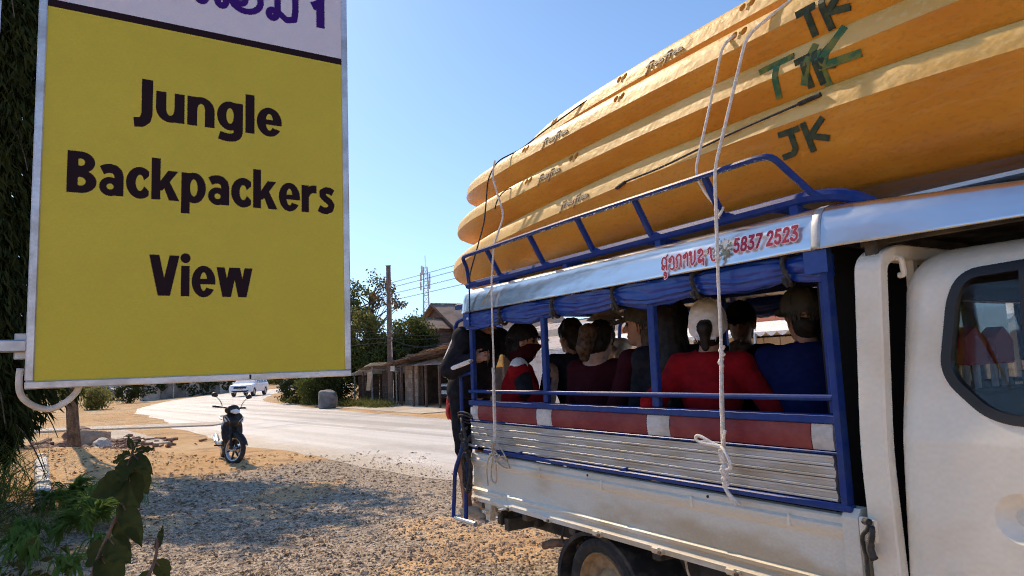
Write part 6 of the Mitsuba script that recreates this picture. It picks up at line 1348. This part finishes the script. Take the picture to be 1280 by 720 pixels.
BL = [((159, 596), (108, 624), .150, .095, .0, .25), ((160, 592), (172, 640), .115, .125, .3, -.3), ((164, 578), (186, 615), .15, .075, .5, .1), ((152, 628), (182, 690), .17, .070, .7, .2), ((132, 680), (98, 712), .13, .085, .3, .2), ((144, 650), (168, 668), .10, .085, .2, -.2), ((163, 572), (150, 606), .10, .07, .3, .2), ((165, 568), (137, 578), .085, .05, .2, .0), ((166, 564), (160, 545), .05, .022, .1, .0), ((166, 564), (176, 546), .05, .020, .2, .1), ((166, 566), (190, 560), .07, .032, .3, .1), ((166, 568), (192, 592), .11, .048, .5, .1), ((136, 672), (158, 700), .12, .09, .4, .0), ((188, 712), (176, 735), .10, .05, .4, .1), ((195, 690), (205, 655), .07, .025, -.2, .1), ((192, 700), (214, 722), .12, .06, .5, .2), ((125, 695), (150, 730), .14, .10, .4, .1)]
for i, (a, b, L_, W_, bend, tw) in enumerate(BL):
    rr = np.random.default_rng(300 + i); Y = 2.3 + rr.uniform(-.05, .05); A_, B_ = wx(*a, 2.3), wx(*b, Y + rr.uniform(-.04, .04)); d = B_ - A_
    up = np.array([rr.uniform(-.3, .3) + tw, -.8, .55 + rr.uniform(-.2, .2)])
    x = d / np.linalg.norm(d); y = np.cross(up, x); y /= np.linalg.norm(y)
    m = xf(big_leaf(max(L_, np.linalg.norm(d)) * .82, W_ * .92, .28, bend * .9), mat4([x, y, np.cross(x, y)], A_ + x * .012))
    put('leaf', m, 'mat_big_leaf', bp_, True); put('leaf_stalk', tube([A_, A_ + x * .03], .003, 6), 'mat_wood_dark', bp_, True)
# young palms and strap leaved plants
def frond(rng, base, az, L, up, n=22, leaf=.22, w=.022):
    t = np.linspace(0, 1, n + 4); d = np.array([math.sin(az), math.cos(az), 0]); P = np.array(base) + d * (L * t * (1 - .25 * t))[:, None] * (1.1 - up) + np.array([0, 0, 1]) * (L * up * t - L * .55 * t ** 2.2)[:, None]
    tg = np.gradient(P, axis=0); tg /= np.linalg.norm(tg, axis=1, keepdims=True); sd = np.cross(tg, (0, 0, 1)); sd /= np.linalg.norm(sd, axis=1, keepdims=True) + 1e-9
    out = [tube(P, np.linspace(.007, .002, len(P)), 5)]
    for s in (-1, 1):
        q = P[4:]; D = tg[4:] * .75 + sd[4:] * s * .8 + np.array([0, 0, -.12]) + rng.normal(size=(n, 3)) * .06; ln = leaf * np.sin(np.pi * (.12 + .82 * t[4:])) ** .7
        out.append(leaf_cloud(q, D, ln, w, N=np.tile([0, 0, 1.0], (n, 1)) + rng.normal(size=(n, 3)) * .2, bend=.35))
    return tri(out)
for i, (x, y, n, L_, lb) in enumerate(((-4.5, 7.6, 9, .85, 'young palm with upright green fronds right of the white kerb'), (-4.05, 6.75, 8, .7, 'small young palm nearest the gravel, behind the broad leaved plant'), (-5.15, 8.1, 8, .75, 'young palm in the shade at the foot of the tree'))):
    rr = np.random.default_rng(80 + i); kk = thing('young_palm', lb, 'plant')
    for j in range(n): put('frond', frond(rr, (x, y, .12), j * 2 * np.pi / n + rr.uniform(-.3, .3), L_ * rr.uniform(.8, 1.15), rr.uniform(.6, .95), leaf=.34, w=.030), 'mat_palm', kk)
def strap(rng, base, az, L, w, up):
    t = np.linspace(0, 1, 12); d = np.array([math.sin(az), math.cos(az), 0]); P = np.array(base) + d * (L * .8 * t * (1.15 - up))[:, None] + np.array([0, 0, 1]) * (L * up * 1.1 * t - L * .95 * t ** 2)[:, None]
    tg = np.gradient(P, axis=0); sd = np.cross(tg, (0, 0, 1)); sd /= np.linalg.norm(sd, axis=1, keepdims=True) + 1e-9; ww = w * np.sin(np.pi * (.18 + .80 * t)) / 2
    return grid_mesh(np.stack([P - sd * ww[:, None], P + np.array([0, 0, -.012]), P + sd * ww[:, None]], 1))
for i, (x, y, n, L_, lb) in enumerate(((-3.35, 5.0, 20, .5, 'strap leaved plant at the bottom edge beside the dark leaves'), (-4.5, 6.4, 22, .6, 'strap leaved plant between the corner bush and the palms'), (-4.15, 6.0, 22, .62, 'strap leaved plant with arching glossy leaves, lower left'), (-3.55, 5.6, 18, .5, 'smaller strap leaved plant beside the broad leaved plant'), (-4.75, 6.9, 20, .6, 'strap leaved plant at the foot of the grass, left edge'), (-3.75, 6.4, 16, .45, 'low strap leaved plant at the edge of the gravel'))):
    rr = np.random.default_rng(90 + i); kk = thing('strap_leaf_plant', lb, 'plant')
    for j in range(n): put('leaf', strap(rr, (x + rr.normal() * .04, y + rr.normal() * .04, .12), j * 2.4, L_ * rr.uniform(.7, 1.2), .05, rr.uniform(.55, .95)), 'mat_palm', kk, True)
for i, (x, y, lb) in enumerate(((-6.3, 8.0, 'tall grass clump at the left edge under the dark tree'), (-6.85, 9.0, 'tall grass clump behind the white kerb'), (-5.55, 7.2, 'grass clump in front of the dark tree'), (-8.3, 10.2, 'grass clump near the tree trunk'))):
    rr = np.random.default_rng(110 + i); put('grass_clump', [tuft(rr, x, y, .1, 170, .95, .2, .014, .45), tuft(rr, x, y, .1, 120, .6, .3, .012, .8)], 'mat_grass' if i % 2 else 'mat_leaf_mid', label=lb, cat='grass')
kk = thing('bush', 'dark low bush in the lower left corner', 'bush'); rr = np.random.default_rng(5)
C, P, q = clumps(rr, (-2.45, 3.05, .50), (.45, .45, .36), 60, 40, .10)
put('foliage', leaf_cloud(P, rr.normal(size=P.shape) + q, rr.uniform(.035, .07, len(P)), .03, rng=rr), 'mat_leaf_dark', kk); put('stem', tube([(-2.35, 3.05, 0), (-2.33, 3.05, .6)], [.02, .008], 6), 'mat_bark', kk, True)
kk = thing('ground_cover', 'low green weeds and seedlings around the left plants', 'weeds', kind='stuff')
put('blades', [tuft(rng, *(np.array([-5.6, 7.6]) + np.array([rng.uniform(-2.0, 1.0), rng.uniform(-2.2, 2.2)])), .08, 14, .18, .10, .014, .9) for _ in range(150)], 'mat_palm', kk)
# white kerb stones, rubble and stones
for i in range(9):
    t = i / 9; p = np.array([-8.9, 13.2]) * (1 - t) + np.array([-5.35, 8.0]) * t; rr = np.random.default_rng(140 + i)
    put('kerb_stone', xf(box(-.30, .30, -.08, .08, -.1, .24 + rr.uniform(-.02, .02), .02), rotz(math.atan2(-5.2, 3.55) + rr.uniform(-.06, .06), (*p, .10))), 'mat_stone_white', label=('farthest' if i == 0 else 'nearest' if i == 8 else 'middle') + ' whitewashed kerb stone' + (' in the row along the plants' if i in (0, 8) else ', one of several within the row along the plants'), cat='kerb stone', group='white kerb stones along the planting')
def rock(r, seed, s=(1, 1, .7)):
    m = trimesh.creation.icosphere(3, 1.0); v = np.array(m.vertices); n = meshkit.fbm(v * 1.3 + seed * 7.1, 3, seed); v = v * (.72 + .56 * n)[:, None]
    for j in range(5):
        rr = np.random.default_rng(seed * 10 + j); d = rr.normal(size=3); d /= np.linalg.norm(d); h = v @ d; c = rr.uniform(.62, .85); v -= np.outer(np.maximum(h - c, 0), d)
    m.vertices = v * r * np.array(s); return m
for i, (x, y, z, r, s, mt, lb) in enumerate(((-10.35, 17.2, .16, .42, (1.3, .8, .8), 'stone', 'large tan boulder in the rubble below the sign'), (-10.9, 17.5, .12, .34, (1.2, 1, .6), 'debris', 'brown boulder left of the large tan one'), (-9.75, 16.6, .10, .20, (1, 1, .8), 'stone_white', 'small pale stone in front of the rubble'), (-9.1, 15.2, .08, .16, (1.2, 1, .7), 'stone_white', 'small pale stone beside the tree trunk'), (-11.3, 18.2, .18, .36, (1.2, 1, .8), 'debris', 'reddish brown boulder at the back of the rubble'))):
    put('boulder', xf(rock(r, 11 + i, s), move(x, y, z)), 'mat_' + mt, None, 40, label=lb, cat='boulder')
parts_ = []
for i in range(620):
    x, y = np.array([-10.6, 16.6]) + np.array([rng.normal() * .8 + rng.uniform(-1.0, .8), rng.normal() * .9 + rng.uniform(-1, 1)]); s = rng.uniform(.03, .12)
    parts_.append(xf(box(-s * rng.uniform(.8, 2.4), s, -s * .6, s * .6, -s * .3, s * .35, s * .12), move(x, y, float(ground_z(np.array(x), np.array(y))) + .03) @ Rot4(rng.uniform(0, 6), rng.uniform(-.4, .4), rng.uniform(-.4, .4))))
put('rubble', parts_, 'mat_debris', kind='stuff', label='brown broken rubble and wood chips on the sand bank', cat='rubble')
# pebbles of the gravel shoulder and fallen leaves
def scatter(rng, n, keep):
    out = []
    while sum(map(len, out)) < n:
        Y = 1 / rng.uniform(1 / 15., 1 / 3.6, n) if True else 0; X = rng.uniform(-.85, .45, n) * Y + rng.uniform(-.3, .3, n); p = np.stack([X, Y], -1); out.append(p[keep(p)])
    return np.vstack(out)[:n]
def gravel_keep(p):
    d = (p[:, 0] + .75) * .765 + (p[:, 1] - 9.85) * .645; w = 2.2 * (meshkit.fbm(np.c_[p * .45 + [5, 0], np.ones(len(p))], 3) - .5)
    return (d < .15 + .9 * np.random.default_rng(2).random(len(p)) ** 3) & (p[:, 1] - 12.7 - 1.05 * (p[:, 0] + 3.7) + w * .6 < .4) & (d + w > -5.6 + 1.2 * np.random.default_rng(1).random(len(p))) & (p[:, 1] < 14)
P = scatter(rng, 52000, gravel_keep); n = len(P)
r = np.exp(rng.normal(-4.75, .42, n)).clip(.004, .028) * (.75 + .035 * P[:, 1]); o = np.array([(1, 0, 0), (-1, 0, 0), (0, 1, 0), (0, -1, 0), (0, 0, 1), (0, 0, -1)], float)
of = np.array([(0, 2, 4), (2, 1, 4), (1, 3, 4), (3, 0, 4), (2, 0, 5), (1, 2, 5), (3, 1, 5), (0, 3, 5)])
a = rng.uniform(0, 2 * np.pi, n); c_, s_ = np.cos(a), np.sin(a); j = o[None] * rng.uniform(.6, 1.35, (n, 6, 1)); q = j * (r[:, None, None] * np.array([1.25, .9, .62]))
q = np.stack([q[..., 0] * c_[:, None] - q[..., 1] * s_[:, None], q[..., 0] * s_[:, None] + q[..., 1] * c_[:, None], q[..., 2]], -1)
gz = np.maximum(ground_z(P[:, 0], P[:, 1]), np.where((P[:, 0] + .75) * .765 + (P[:, 1] - 9.85) * .645 > .2, .004, -1)); V = q + np.c_[P, gz + r * .25][:, None]
pick = rng.random(n)
mat('pebble_a', grime((.36, .275, .19), (.24, .17, .115), 30), .9); mat('pebble_b', grime((.50, .41, .30), (.40, .30, .20), 30), .9); mat('pebble_c', grime((.19, .13, .085), (.13, .09, .06), 30), .9)
gk = thing('gravel', 'loose brown and pale gravel on the road shoulder', 'gravel', kind='stuff')
for lo_, hi_, mt in ((0, .45, 'pebble_a'), (.45, .78, 'pebble_b'), (.78, 1.01, 'pebble_c')):
    m_ = (pick >= lo_) & (pick < hi_); nn_ = m_.sum(); put('pebbles', trimesh.Trimesh(V[m_].reshape(-1, 3), (of[None] + np.arange(nn_)[:, None, None] * 6).reshape(-1, 3), process=False), 'mat_' + mt, gk, kind='stuff')
Pl = np.stack([rng.uniform(-9.0, -1.6, 3600), rng.uniform(5.0, 14.0, 3600)], -1); Pl = Pl[(Pl[:, 1] < 14.5 + .3 * Pl[:, 0] * 0) & (rng.random(len(Pl)) < np.clip(.25 - .16 * (Pl[:, 0] + 2.5), .15, 1))]
zz = ground_z(Pl[:, 0], Pl[:, 1]) + .012; aa = rng.uniform(0, 2 * np.pi, len(Pl))
put('fallen_leaves', leaf_cloud(np.c_[Pl, zz], np.stack([np.cos(aa), np.sin(aa), rng.uniform(-.1, .25, len(Pl))], -1), rng.uniform(.05, .12, len(Pl)), rng.uniform(.02, .045, len(Pl)), N=np.tile([0, 0, 1.0], (len(Pl), 1)) + rng.normal(size=(len(Pl), 3)) * .3, bend=.3), 'mat_litter', kind='stuff', label='dry fallen leaves scattered on gravel and bank', cat='leaves')
